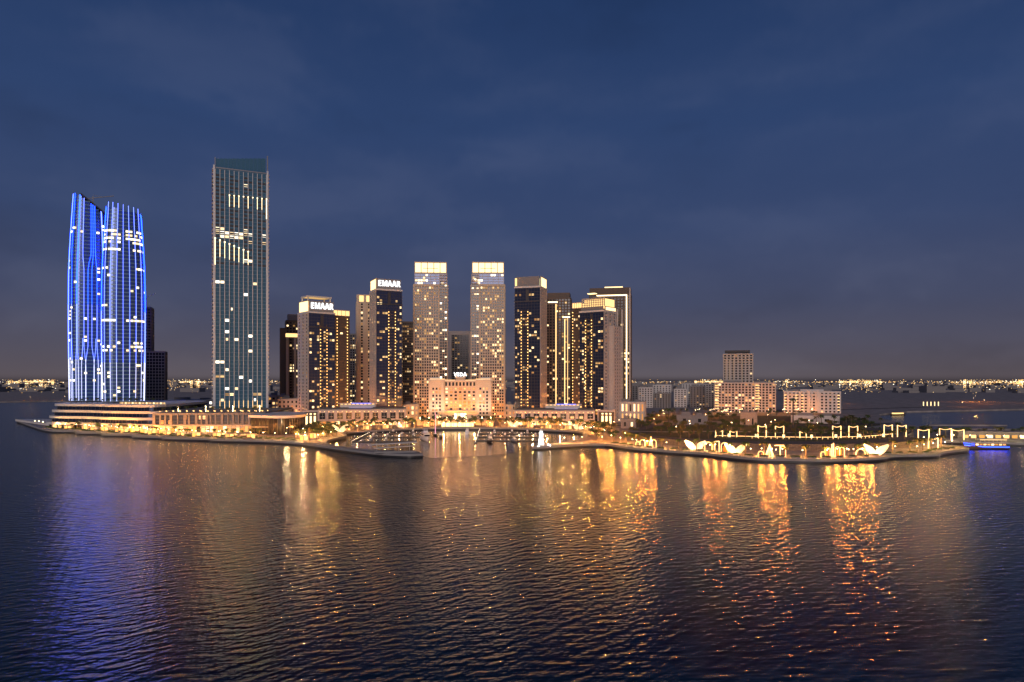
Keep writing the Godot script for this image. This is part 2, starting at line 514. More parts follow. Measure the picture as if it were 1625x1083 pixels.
func land_and_water() -> void:
	var west := curve(shore_west)
	var basin := curve(shore_basin)
	var east := curve(shore_east)
	var poly := PackedVector2Array()
	poly.append_array(west); poly.append_array(basin); poly.append_array(east)
	poly.append_array([Vector2(900, -600), Vector2(520, -590), Vector2(428, -580), Vector2(412, -615), Vector2(398, -645), Vector2(417, -732), Vector2(445, -820), Vector2(494, -918), Vector2(581, -1003), Vector2(812, -1083), Vector2(1500, -1180), Vector2(4000, -1500), Vector2(20000, -3000), Vector2(20000, -24000), Vector2(-20000, -24000), Vector2(-20000, -3000), Vector2(-4000, -1700), Vector2(-1500, -1440), Vector2(-1070, -1425), Vector2(-1000, -1490), Vector2(-930, -1440), Vector2(-620, -950), Vector2(-520, -790), Vector2(-545, -782)])
	var g := Geo.new()
	g.prism(poly, -3.0, 3.0)
	structure("ground", g, M.ground)
	g = Geo.new()
	g.quad(Vector3(-22000, SEA, 300), Vector3(22000, SEA, 300), Vector3(22000, SEA, -24000), Vector3(-22000, SEA, -24000))
	structure("water", g, M.water)
	# the sheltered basin, calmer than the creek
	var calm := PackedVector2Array([Vector2(-50, -424)])
	calm.append_array(basin)
	calm.append_array([Vector2(14, -468), Vector2(-16, -438)])
	g = Geo.new()
	g.prism(calm, SEA - 0.5, SEA + 0.03)
	structure("marina_water", g, M.water_calm)
	# quays: a pale coping that overhangs a dark wall
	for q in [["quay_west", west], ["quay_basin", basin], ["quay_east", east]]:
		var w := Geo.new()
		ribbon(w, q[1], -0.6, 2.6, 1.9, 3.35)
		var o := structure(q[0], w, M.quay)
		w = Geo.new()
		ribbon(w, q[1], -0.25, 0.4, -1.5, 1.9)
		part(o, "sea_wall", w, M.wall_dark)
	# paved promenades
	var inner := curve(shore_basin.slice(5, 15))
	for q in [["promenade_west", curve(shore_west.slice(1, 16)), 2.6, 26.0], ["promenade_basin", inner, 2.6, 22.0], ["promenade_east", curve(shore_east.slice(3)), 2.6, 15.0]]:
		var w := Geo.new()
		ribbon(w, q[1], q[2], q[3], 2.9, 3.06)
		structure(q[0], w, M.paving)
	# paved tops of the two breakwaters
	for q in [["breakwater_west", shore_west.slice(15), shore_basin.slice(0, 4)], ["breakwater_east", shore_basin.slice(15), shore_east.slice(0, 3)]]:
		var top := PackedVector2Array()
		top.append_array(curve(q[1])); top.append_array(curve(q[2]))
		var w := Geo.new()
		w.prism(grown(top, -2.6), 2.9, 3.08)
		structure(q[0], w, M.quay)
	# the raised garden terrace of the park and its lawns
	g = Geo.new()
	g.prism(PackedVector2Array([Vector2(98, -505), Vector2(128, -470), Vector2(165, -452), Vector2(210, -447), Vector2(262, -462), Vector2(290, -486), Vector2(300, -520), Vector2(330, -560), Vector2(300, -640), Vector2(130, -640), Vector2(95, -560)]), 2.9, 7.2)
	structure("park_terrace", g, M.bank)
	g = Geo.new()
	g.prism(PackedVector2Array([Vector2(104, -520), Vector2(135, -488), Vector2(170, -474), Vector2(212, -470), Vector2(258, -484), Vector2(284, -508), Vector2(300, -560), Vector2(280, -630), Vector2(140, -630), Vector2(103, -560)]), 7.1, 7.4)
	structure("park_lawn", g, M.grass)
	g = Geo.new()
	g.prism(PackedVector2Array([Vector2(120, -660), Vector2(330, -650), Vector2(380, -700), Vector2(400, -800), Vector2(330, -880), Vector2(170, -860), Vector2(120, -760)]), 2.9, 3.2)
	structure("back_lawn", g, M.grass)
	# pale footpaths across the park
	var path := curve([Vector2(92, -560), Vector2(130, -548), Vector2(170, -560), Vector2(215, -540), Vector2(260, -548), Vector2(300, -530)], 6)
	g = Geo.new()
	ribbon(g, path, -2.5, 2.5, 7.3, 7.5)
	structure("park_path", g, M.quay)
	path = curve([Vector2(100, -690), Vector2(160, -675), Vector2(220, -700), Vector2(300, -690), Vector2(400, -720)], 6)
	g = Geo.new()
	ribbon(g, path, -4, 4, 3.1, 3.3)
	structure("park_drive", g, M.road)
	for q in [["added_plaza", [Vector2(180, -872), Vector2(300, -868), Vector2(420, -900), Vector2(430, -950), Vector2(300, -960), Vector2(190, -940)]], ["park_plaza", [Vector2(62, -520), Vector2(80, -500), Vector2(92, -512), Vector2(90, -620), Vector2(110, -680), Vector2(98, -735), Vector2(70, -700), Vector2(66, -640)]], ["sand_court", [Vector2(150, -690), Vector2(220, -720), Vector2(250, -760), Vector2(180, -770), Vector2(140, -730)]]]:  # the first is pale paving added to catch the avenue lamp light
		g = Geo.new()
		g.prism(PackedVector2Array(q[1]), 2.9, 3.24)
		structure(q[0], g, M.paving)
	g = Geo.new()
	ribbon(g, curve([Vector2(60, -830), Vector2(140, -900), Vector2(330, -960), Vector2(700, -1150)], 6), -6, 6, 2.9, 3.12)
	structure("road", g, M.road)

# ---- towers -----------------------------------------------------------------------------------------------------------
func lettering(p: Node3D, text: String, at: Vector3, yaw: float, height: float, width: float, m: Material, depth := 0.5) -> void:
	var f := SystemFont.new()
	f.font_names = PackedStringArray(["Droid Sans"])
	f.font_weight = 700
	var t := TextMesh.new()
	t.text = text
	t.font = f
	t.font_size = 64
	t.pixel_size = 0.01
	t.depth = 0.1
	t.horizontal_alignment = HORIZONTAL_ALIGNMENT_CENTER
	var box := t.get_aabb()
	var o := mpart(p, "sign_letters", t, m)
	o.basis = Basis(Vector3.UP, deg_to_rad(yaw)) * Basis.from_scale(Vector3(width / maxf(box.size.x, 0.01), height / maxf(box.size.y, 0.01), depth / 0.1))
	o.position = at - o.basis * box.get_center()

func dotted_tower(called: String, label: String, s: Dictionary) -> Node3D:
	# a navy glass tower with one pale side wall of small windows and lines of lamps up its balconies
	var t := thing(called, label, "tower", s.at, s.yaw, "residential towers round the marina")
	var w: float = s.w
	var d: float = s.d
	var h: float = s.h
	var rows := roundi(h / 3.45)
	var g := Geo.new()
	g.box(Vector3(0, h / 2, 0), Vector3(w, h, d))
	part(t, "glass_body", g, M.glass_slate if s.pale < 0 else M.glass_navy)
	var f := side_face(w, d, 0.0, "front")
	g = Geo.new()   # dark machine floor below the roof
	fbox(g, f, -0.4, w + 0.4, h - 15.5, h - 14.2, -d, 0.9)
	fbox(g, f, w * 0.45, w * 0.55, h - 14.2, h - 2.0, 0, 0.5)
	part(t, "machine_floor", g, M.dark)
	var b0: float = s.lines[0]
	var b1: float = s.lines[1]
	g = Geo.new()
	slabs(g, f, 0, w, 1.0, h - 1.0, rows, 0.35, 0.18)
	posts(g, f, 0, w, 0, h, roundi(w / 3.2), 0.18, 0.22)
	part(t, "mullions", g, M.dark, "stuff")
	g = Geo.new()   # the balcony bay
	slabs(g, f, b0 - 0.6, b1 + 0.6, 1.0, s.dot_top, roundi((s.dot_top - 1.0) / 3.45), 0.5, 1.5)
	part(t, "balconies", g, M.brown, "stuff")
	g = Geo.new()
	for x in s.lines: fbox(g, f, x - 0.55, x + 0.55, 0, s.dot_top + 2.0, 0, 1.1)
	part(t, "balcony_piers", g, M.brown)
	for x in s.lines: dots(t, f, x, 4.0, s.dot_top, 3.45, 1.5, M.bulb)
	lit(t, f, 0.4, b0 - 0.6, 8, h - 6, maxi(2, roundi(b0 / 3.2)), rows - 4, 0.8, 0.62, 0.12, s.share, M.win)
	lit(t, f, b1 + 0.6, w - 0.4, 8, h - 6, maxi(1, roundi((w - b1) / 3.2)), rows - 4, 0.8, 0.62, 0.12, s.share, M.win)
	lit(t, f, b0 + 0.6, b1 - 0.6, 8, s.dot_top - 4, 2, rows - 6, 0.7, 0.55, 0.12, s.share * 1.5, M.win_dim)
	# pale side wall
	var which: String = "left" if s.pale < 0 else "right"
	var e := side_face(w, d, 0.0, which)
	g = Geo.new()
	punched(g, e, 0, d, 0, h, 3, rows - 2, 0.34, 0.5, 0.7)
	part(t, "side_wall", g, M.beige)
	lit(t, e, 0, d, 0, h, 3, rows - 2, 0.34, 0.5, 0.1, 0.07, M.win_dim)
	var e2 := side_face(w, d, 0.0, "right" if s.pale < 0 else "left")
	g = Geo.new()
	slabs(g, e2, 0, d, 1.0, h - 6, rows, 0.5, 1.3)
	part(t, "side_balconies", g, M.grey, "stuff")
	lit(t, e2, 1, d - 1, 8, h - 8, 6, rows - 4, 0.6, 0.5, 0.15, 0.14, M.win_dim)
	# lower wing beside the balconies
	if s.has("wing"):
		var k: Dictionary = s.wing
		var sgn: float = 1.0 if s.pale < 0 else -1.0
		var cx: float = sgn * (w / 2 + k.w / 2)
		var cz: float = k.z - d / 2
		g = Geo.new()
		g.box(Vector3(cx, k.h / 2, cz), Vector3(k.w, k.h, d))
		var wing := part(t, "wing", g, M.brown)
		var wf := face(Vector3(cx - k.w / 2, 0, cz + d / 2), Vector3.RIGHT, Vector3.BACK)
		g = Geo.new()
		slabs(g, wf, 0.4, k.w - 0.4, 1.0, k.h - 1, roundi(k.h / 3.45), 0.4, 0.3)
		part(wing, "floor_edges", g, M.dark, "stuff")
		for x in k.lines: dots(wing, wf, x, 4.0, k.h - 2.0, 3.45, 0.4, M.bulb)
		lit(wing, wf, 1.5, k.w - 1.5, 6, k.h - 4, 3, roundi(k.h / 3.45) - 3, 0.5, 0.55, 0.2, 0.15, M.win)
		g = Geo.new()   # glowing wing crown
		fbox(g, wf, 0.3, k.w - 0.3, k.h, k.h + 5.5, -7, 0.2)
		part(wing, "crown_glow", g, M.crown)
		g = Geo.new()
		posts(g, wf, 0.3, k.w - 0.3, k.h, k.h + 6.4, 4, 0.5, 0.6)
		slabs(g, wf, 0.0, k.w, k.h, k.h + 6, 1, 0.6, 0.7)
		part(wing, "crown_frame", g, M.sand_stone)
	return t

func crown_with_sign(t: Node3D, w: float, d: float, h: float, tall: float, pale: float, text: String) -> void:
	var f := side_face(w, d, h, "front")
	var g := Geo.new()   # parapet
	g.box(Vector3(0, h + 0.9, 0), Vector3(w + 1.2, 1.8, d + 1.2))
	part(t, "parapet", g, M.white)
	g = Geo.new()
	fbox(g, f, 1.0, w - 1.0, 1.8, tall, -1.6, -0.8)
	part(t, "sign_board", g, M.grey)
	if text: lettering(t, text, Vector3(0.5, h + tall * 0.62, d / 2 - 0.2), 0.0, tall * 0.50, w * 0.86, M.sign)
	# lit end panel over the pale wall
	var e := side_face(w, d, h, "left" if pale < 0 else "right")
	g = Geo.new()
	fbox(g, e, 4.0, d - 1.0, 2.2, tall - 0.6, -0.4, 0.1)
	part(t, "crown_glow", g, M.crown_white)
	g = Geo.new()
	fbox(g, e, 3.0, 4.0, 1.8, tall, -0.6, 0.4)
	fbox(g, e, d - 1.0, d, 1.8, tall, -0.6, 0.4)
	fbox(g, e, 3.0, d, tall - 0.6, tall + 0.3, -0.6, 0.4)
	part(t, "crown_frame", g, M.sand_stone)

func roof_slab(t: Node3D, w: float, d: float, y: float, lift: float, z: float) -> void:
	# a pale roof on posts, lit from below
	var g := Geo.new()
	g.box(Vector3(2.0, y + lift, z), Vector3(w, 1.6, d))
	part(t, "roof_canopy", g, M.white)
	g = Geo.new()
	for sx in [-1, 1]:
		for sz in [-1, 1]: g.box(Vector3(2.0 + sx * (w / 2 - 1), y + lift / 2, z + sz * (d / 2 - 1)), Vector3(1, lift, 1))
	part(t, "canopy_posts", g, M.white)
	g = Geo.new()
	g.box(Vector3(2.0, y + lift * 0.45, z), Vector3(w * 0.8, lift * 0.6, d * 0.7))
	part(t, "crown_glow", g, M.crown)

func plain_tower(called: String, label: String, at: Vector3, yaw: float, w: float, d: float, h: float, s: Dictionary) -> Node3D:
	# glass core behind pale piers; s: wall, core, nc, fx, fy, share, step, mats
	var t := thing(called, label, "tower", at, yaw, "residential towers round the marina")
	var g := Geo.new()
	g.box(Vector3(0, h / 2, 0), Vector3(w, h, d))
	part(t, "glass_body", g, s.get("core", M.glass_dark))
	var step: float = s.get("step", 3.5)
	var rows := roundi(h / step)
	for which in ["front", "left", "right"]:
		var ww := w if which == "front" else d
		var f := side_face(w, d, 0.0, which)
		var nc: int = s.nc if which == "front" else maxi(2, roundi(s.nc * d / w))
		g = Geo.new()
		punched(g, f, 0, ww, 0, h, nc, rows, s.fx, s.fy, s.get("out", 0.6))
		part(t, "wall_grid", g, s.get("wall", M.beige), "stuff")
		lit(t, f, 0, ww, step, h - step, nc, rows - 2, s.fx, s.fy, 0.1, s.share * (1.0 if which == "front" else 0.5), s.get("mats", M.win))
	g = Geo.new()
	g.box(Vector3(0, h + 0.8, 0), Vector3(w + 1.0, 1.6, d + 1.0))
	part(t, "parapet", g, s.get("wall", M.beige))
	return t

func glow_line(t: Node3D, f: Dictionary, x: float, y0: float, y1: float, wide: float, out: float, m: Material) -> void:
	var g := Geo.new()
	fbox(g, f, x - wide / 2, x + wide / 2, y0, y1, out, out + wide * 0.6)
	part(t, "glow_strip", g, m)

func twin_tower(label: String, at: Vector3, yaw: float, flip: float) -> void:
	var w := 41.0
	var d := 30.0
	var h := 162.0
	var t := thing("twin_tower", label, "tower", at, yaw, "matching pair of pale towers behind the hotel")
	var g := Geo.new()
	g.box(Vector3(0, h / 2, 0), Vector3(w, h, d))
	part(t, "glass_body", g, M.glass_dark)
	var f := side_face(w, d, 0.0, "front")
	var a := 0.0 if flip > 0 else 10.0          # the gridded part of the front
	var b := 31.0 if flip > 0 else 41.0
	var rows := 46
	g = Geo.new()
	punched(g, f, a + 1.2, b - 1.2, 0, h - 2, 10, rows, 0.66, 0.66, 0.9)
	part(t, "wall_grid", g, M.sand_stone, "stuff")
	g = Geo.new()
	for x in [a + 0.7, b - 0.7]: fbox(g, f, x - 0.75, x + 0.75, 0, h + 0.5, 0, 1.5)
	fbox(g, f, a + 1.45, b - 1.45, h - 2, h + 0.5, 0, 1.46)
	part(t, "frame_piers", g, M.sand_stone)
	lit(t, f, a + 1.2, b - 1.2, 0, h - 2, 10, rows, 0.64, 0.64, 0.1, 0.20, M.win, 280)
	var c := 31.0 if flip > 0 else 0.0           # the balcony strip
	var e := 41.0 if flip > 0 else 10.0
	g = Geo.new()
	slabs(g, f, c + 0.1, e - 0.1, 1, h + 12, 49, 0.5, 1.2)
	posts(g, f, c + 0.6, e - 0.6, 0, h + 12, 3, 0.5, 0.8)
	part(t, "balconies", g, M.sand_stone, "stuff")
	lit(t, f, c + 0.6, e - 0.6, 4, h + 8, 3, 46, 0.8, 0.6, 0.1, 0.2, M.win_pale, 60)
	for which in ["left", "right"]:
		var q := side_face(w, d, 0.0, which)
		g = Geo.new()
		punched(g, q, 0, d, 0, h, 9, rows, 0.6, 0.6, 0.8)
		part(t, "wall_grid", g, M.sand_stone, "stuff")
		lit(t, q, 0, d, 4, h - 4, 9, rows - 2, 0.6, 0.6, 0.1, 0.15, M.win_dim, 100)
	# set-back glass floors, then the crown wall with its lamp light put in as emission
	g = Geo.new()
	g.box(Vector3(0, h + 7, -1.0), Vector3(w - 2.0, 14, d - 2))
	part(t, "upper_glass", g, M.glass_navy)
	var uf := face(Vector3(-w / 2 + 1, h, d / 2 - 2), Vector3.RIGHT, Vector3.BACK)
	g = Geo.new()
	slabs(g, uf, 0, w - 2, 0.5, 13.5, 4, 0.5, 0.5)
	posts(g, uf, 0.4, w - 2.4, 0, 14, 6, 0.4, 0.45)
	part(t, "upper_frame", g, M.sand_stone)
	lit(t, uf, 0.5, w - 2.5, 0.5, 13.5, 12, 4, 0.8, 0.7, 0.1, 0.16, M.win_pale)
	g = Geo.new()
	g.box(Vector3(0, h + 14.6, -1.0), Vector3(w - 1.4, 1.2, d - 1.4))
	part(t, "crown_floor", g, M.sand_stone)
	var cf := face(Vector3(-w / 2 + 1.4, h + 15.2, d / 2 - 2.4), Vector3.RIGHT, Vector3.BACK)
	g = Geo.new()
	g.box(Vector3(0, h + 21.0, -1.0), Vector3(w - 3.4, 11.6, d - 3.4))
	part(t, "crown_glow", g, M.crown_white)  # a lit stone wall, built as a glowing box instead
	g = Geo.new()
	posts(g, cf, 0, w - 2.8, 0, 12.6, 5, 0.9, 0.7)
	fbox(g, cf, -0.4, w - 2.4, 11.8, 12.8, -1.0, 0.9)
	fbox(g, cf, 10, w - 13, 4.6, 5.2, 0.0, 0.5)
	part(t, "crown_frame", g, M.sand_stone)
	g = Geo.new()
	g.box(Vector3(-2.0 * flip, h + 29.0, -3), Vector3(18, 0.7, 12))
	g.box(Vector3(-2.0 * flip, h + 28.2, -3), Vector3(16, 0.9, 10))
	part(t, "roof_fin", g, M.sand_stone)

func towers() -> void:
	blue_towers()
	tall_slab()
	# west side of the marina
	var t := dotted_tower("glass_tower", "navy glass tower with rooftop lettering, pale canopy above it and the lower wing", {"at": Vector3(-216.7, 3, -755.7), "yaw": 40.0, "w": 30.0, "d": 29.0, "h": 118.5, "pale": -1.0, "lines": [12.5, 20.0], "dot_top": 104.0, "share": 0.16, "wing": {"w": 20.0, "z": 10.0, "h": 118.0, "lines": [4.6, 17.0]}})
	crown_with_sign(t, 30, 29, 118.5, 13.5, -1, "EMAAR")
	roof_slab(t, 28, 18, 120.3, 17.5, -5)
	t = dotted_tower("glass_tower", "tallest navy glass tower with rooftop lettering, left of the pale twin towers", {"at": Vector3(-142.3, 3, -769), "yaw": 26.0, "w": 29.0, "d": 28.0, "h": 145.0, "pale": -1.0, "lines": [13.5, 21.0], "dot_top": 122.0, "share": 0.17})
	crown_with_sign(t, 29, 28, 145, 13.0, -1, "EMAAR")
	t = dotted_tower("glass_tower", "navy glass tower with glazed roof box, right of the pale twin towers", {"at": Vector3(21.2, 3, -767.7), "yaw": -17.6, "w": 29.0, "d": 28.0, "h": 148.0, "pale": 1.0, "lines": [8.0, 15.5], "dot_top": 122.0, "share": 0.17})
	crown_with_sign(t, 29, 28, 148, 12.5, 1, "")
	var g := Geo.new()
	g.box(Vector3(-1, 155.5, -1), Vector3(26, 9, 22))
	part(t, "roof_glass_box", g, M.glass_teal)
	cell(t, side_face(29, 28, 148, "front"), 1.4, 6.8, 2.2, 8.5, 0.2, M.crown, "crown_glow")
	t = dotted_tower("glass_tower", "broad navy glass tower with glowing stone crown, rightmost of the front row", {"at": Vector3(95.1, 3, -755.2), "yaw": -36.7, "w": 30.0, "d": 28.0, "h": 120.0, "pale": 1.0, "lines": [8.5, 16.0], "dot_top": 112.0, "share": 0.22, "wing": {"w": 12.0, "z": 10.0, "h": 126.0, "lines": [0.9, 10.8]}})
	crown_with_sign(t, 30, 28, 120, 6.0, 1, "")
	var f := side_face(30, 28, 120, "front")
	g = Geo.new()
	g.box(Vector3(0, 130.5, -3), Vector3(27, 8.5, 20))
	part(t, "crown_glow", g, M.crown)
	g = Geo.new()
	for i in 13: fbox(g, f, 1.0 + i * 2.3, 1.6 + i * 2.3, 6.4, 15.6, -4.2, -3.2)
	for i in 4: fbox(g, f, 0.6, 29.4, 8.0 + i * 2.4, 8.6 + i * 2.4, -4.1, -3.3)
	part(t, "crown_screen", g, M.sand_stone)
	g = Geo.new()
	g.box(Vector3(17.5, 52, -6), Vector3(7, 104, 16))
	part(t, "side_block", g, M.glass_dark)
	g = Geo.new()
	fbox(g, face(Vector3(14.0, 0, 2), Vector3.RIGHT, Vector3.BACK), 0, 7, 0, 104, 0, 0.4)
	fbox(g, face(Vector3(14.0, 0, 2), Vector3.RIGHT, Vector3.BACK), 0, 7.3, 104, 105, -16, 0.4)
	punched(g, face(Vector3(21.0, 0, 2), Vector3.FORWARD, Vector3.RIGHT), 0, 16, 0, 104, 3, 28, 0.34, 0.5, 0.5)
	part(t, "side_block_grid", g, M.beige)
	g = Geo.new()
	g.box(Vector3(-9, 142.5, -3), Vector3(9, 0.8, 6))
	part(t, "roof_light", g, M.crown_white)

	# pale twin towers behind the hotel
	twin_tower("pale gridded twin tower with glowing crown, its balconies on the right-hand edge", Vector3(-100.4, 3, -845), 5.0, 1.0)
	twin_tower("pale gridded twin tower with glowing crown, its balconies on the left-hand edge", Vector3(-29.6, 3, -845), 1.5, -1.0)

	# towers of the second row
	t = plain_tower("frame_tower", "grey tower with dark glass centre in a pale frame, seen between the twin towers", Vector3(-81, 3, -1066), 3.0, 33, 30, 119, {"wall": M.grey, "nc": 8, "fx": 0.7, "fy": 0.7, "share": 0.08, "mats": M.win_dim})
	f = side_face(33, 30, 0, "front")
	g = Geo.new()
	fbox(g, f, 0, 3.4, 0, 121, 0.7, 1.6); fbox(g, f, 29.6, 33, 0, 121, 0.7, 1.6); fbox(g, f, 3.4, 29.6, 115, 121, 0.7, 1.5)
	part(t, "portal_frame", g, M.beige)
	plain_tower("dark_tower", "dark brown tower half hidden beside the left twin tower", Vector3(-147, 3, -965), 8.0, 26, 24, 126, {"wall": M.brown, "nc": 9, "fx": 0.6, "fy": 0.6, "share": 0.2, "mats": M.win_dim})
	t = plain_tower("ribbed_tower", "cream tower with tall ribs and lit crown behind the tallest lettered tower", Vector3(-182, 3, -865), 14.0, 30, 26, 142, {"wall": M.sand_stone, "nc": 7, "fx": 0.52, "fy": 0.62, "share": 0.14, "mats": M.win})
	f = side_face(30, 26, 0, "front")
	g = Geo.new()
	for x in [0.0, 8.6, 21.0]: fbox(g, f, x, x + 3.2, 0, 144, 0.62, 2.0)
	part(t, "ribs", g, M.sand_stone)
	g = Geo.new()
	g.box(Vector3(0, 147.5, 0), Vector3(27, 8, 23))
	part(t, "crown_glow", g, M.crown)
	g = Geo.new()
	for x in [0.0, 8.6, 21.0, 26.8]: fbox(g, f, x, x + 3.2, 143.6, 152.0, -1.6, 0.8)
	fbox(g, f, 0, 30, 151.4, 152.4, -24, 0.9)
	part(t, "crown_frame", g, M.sand_stone)
	plain_tower("slim_tower", "slim dark tower in the gap left of the cream ribbed tower", Vector3(-233, 3, -1010), 14.0, 14, 20, 112, {"wall": M.grey, "nc": 4, "fx": 0.6, "fy": 0.6, "share": 0.3, "mats": M.win})
	t = plain_tower("stepped_tower", "stepped grey-brown tower with a lit band, leftmost of the marina towers", Vector3(-270, 3, -855), 20.0, 26, 26, 118, {"wall": M.brown, "nc": 7, "fx": 0.6, "fy": 0.6, "share": 0.14, "mats": M.win})
	f = side_face(26, 26, 0, "front")
	g = Geo.new()
	g.box(Vector3(-2, 123, -2), Vector3(18, 9, 18))
	part(t, "roof_block", g, M.grey)
	g = Geo.new()
	g.box(Vector3(-16, 55, 2), Vector3(8, 110, 20))
	part(t, "side_block", g, M.brown)
	g = Geo.new()
	for x in [0.0, 9.0, 16.5]: fbox(g, f, x, x + 3.0, 0, 98, 0.62, 1.6)
	part(t, "ribs", g, M.sand_stone)
	cell(t, f, 8, 101, 17, 4.5, 0.9, M.crown, "crown_glow")
	dots(t, f, 25.2, 4, 112, 3.45, 0.7, M.bulb)
	# east side, second row
	t = plain_tower("bronze_tower", "bronze tower with two warm light strips behind the glazed-roof tower", Vector3(58, 3, -868), -8.0, 34, 26, 148, {"wall": M.brown, "nc": 9, "fx": 0.6, "fy": 0.62, "share": 0.16, "mats": M.win})
	f = side_face(34, 26, 0, "front")
	g = Geo.new()
	g.box(Vector3(2, 152, 0), Vector3(28, 7, 22))
	part(t, "roof_block", g, M.brown)
	glow_line(t, f, 16.0, 14, 141, 0.9, 0.7, M.led_warm)
	glow_line(t, f, 27.0, 14, 122, 0.9, 0.7, M.led_warm)
	glow_line(t, f, 30.6, 14, 124, 0.5, 0.7, M.led_warm)
	cell(t, f, 12.0, 143.5, 12.0, 1.4, 0.9, M.led_pale, "glow_strip")
	cell(t, f, 29.0, 124.5, 9.0, 1.4, 0.9, M.led_pale, "glow_strip")
	plain_tower("slatted_tower", "cream tower of stacked balcony slats behind the glowing-crowned tower", Vector3(92, 3, -930), -8.0, 32, 26, 138, {"wall": M.sand_stone, "nc": 4, "fx": 0.8, "fy": 0.6, "share": 0.05, "mats": M.win_dim, "out": 1.0})
	t = plain_tower("bronze_tower", "bronze tower outlined by a bright L-shaped light strip, rightmost of the skyline group", Vector3(123, 3, -850), -12.0, 50, 30, 150, {"wall": M.brown, "nc": 12, "fx": 0.6, "fy": 0.62, "share": 0.10, "mats": M.win})
	f = side_face(50, 30, 0, "front")
	g = Geo.new()
	g.box(Vector3(0, 155, 0), Vector3(50, 8, 28))
	part(t, "roof_block", g, M.brown)
	glow_line(t, f, 45.2, 10, 150, 1.1, 0.8, M.led_pale)
	cell(t, f, 27.0, 149.4, 36.0, 1.2, 1.2, M.led_pale, "glow_strip")
	g = Geo.new()
	for x in [28.0, 33.5, 39.0]: fbox(g, f, x, x + 1.6, 4, 132, 0.62, 1.5)
	fbox(g, f, 48.4, 50, 0, 158, 0.62, 1.8)
	part(t, "ribs", g, M.beige)
	g = Geo.new()
	g.box(Vector3(4, 160.6, 2), Vector3(22, 1.2, 10))
	part(t, "roof_light", g, M.crown_white)
	hotel()
	unfinished_block()
	podiums()

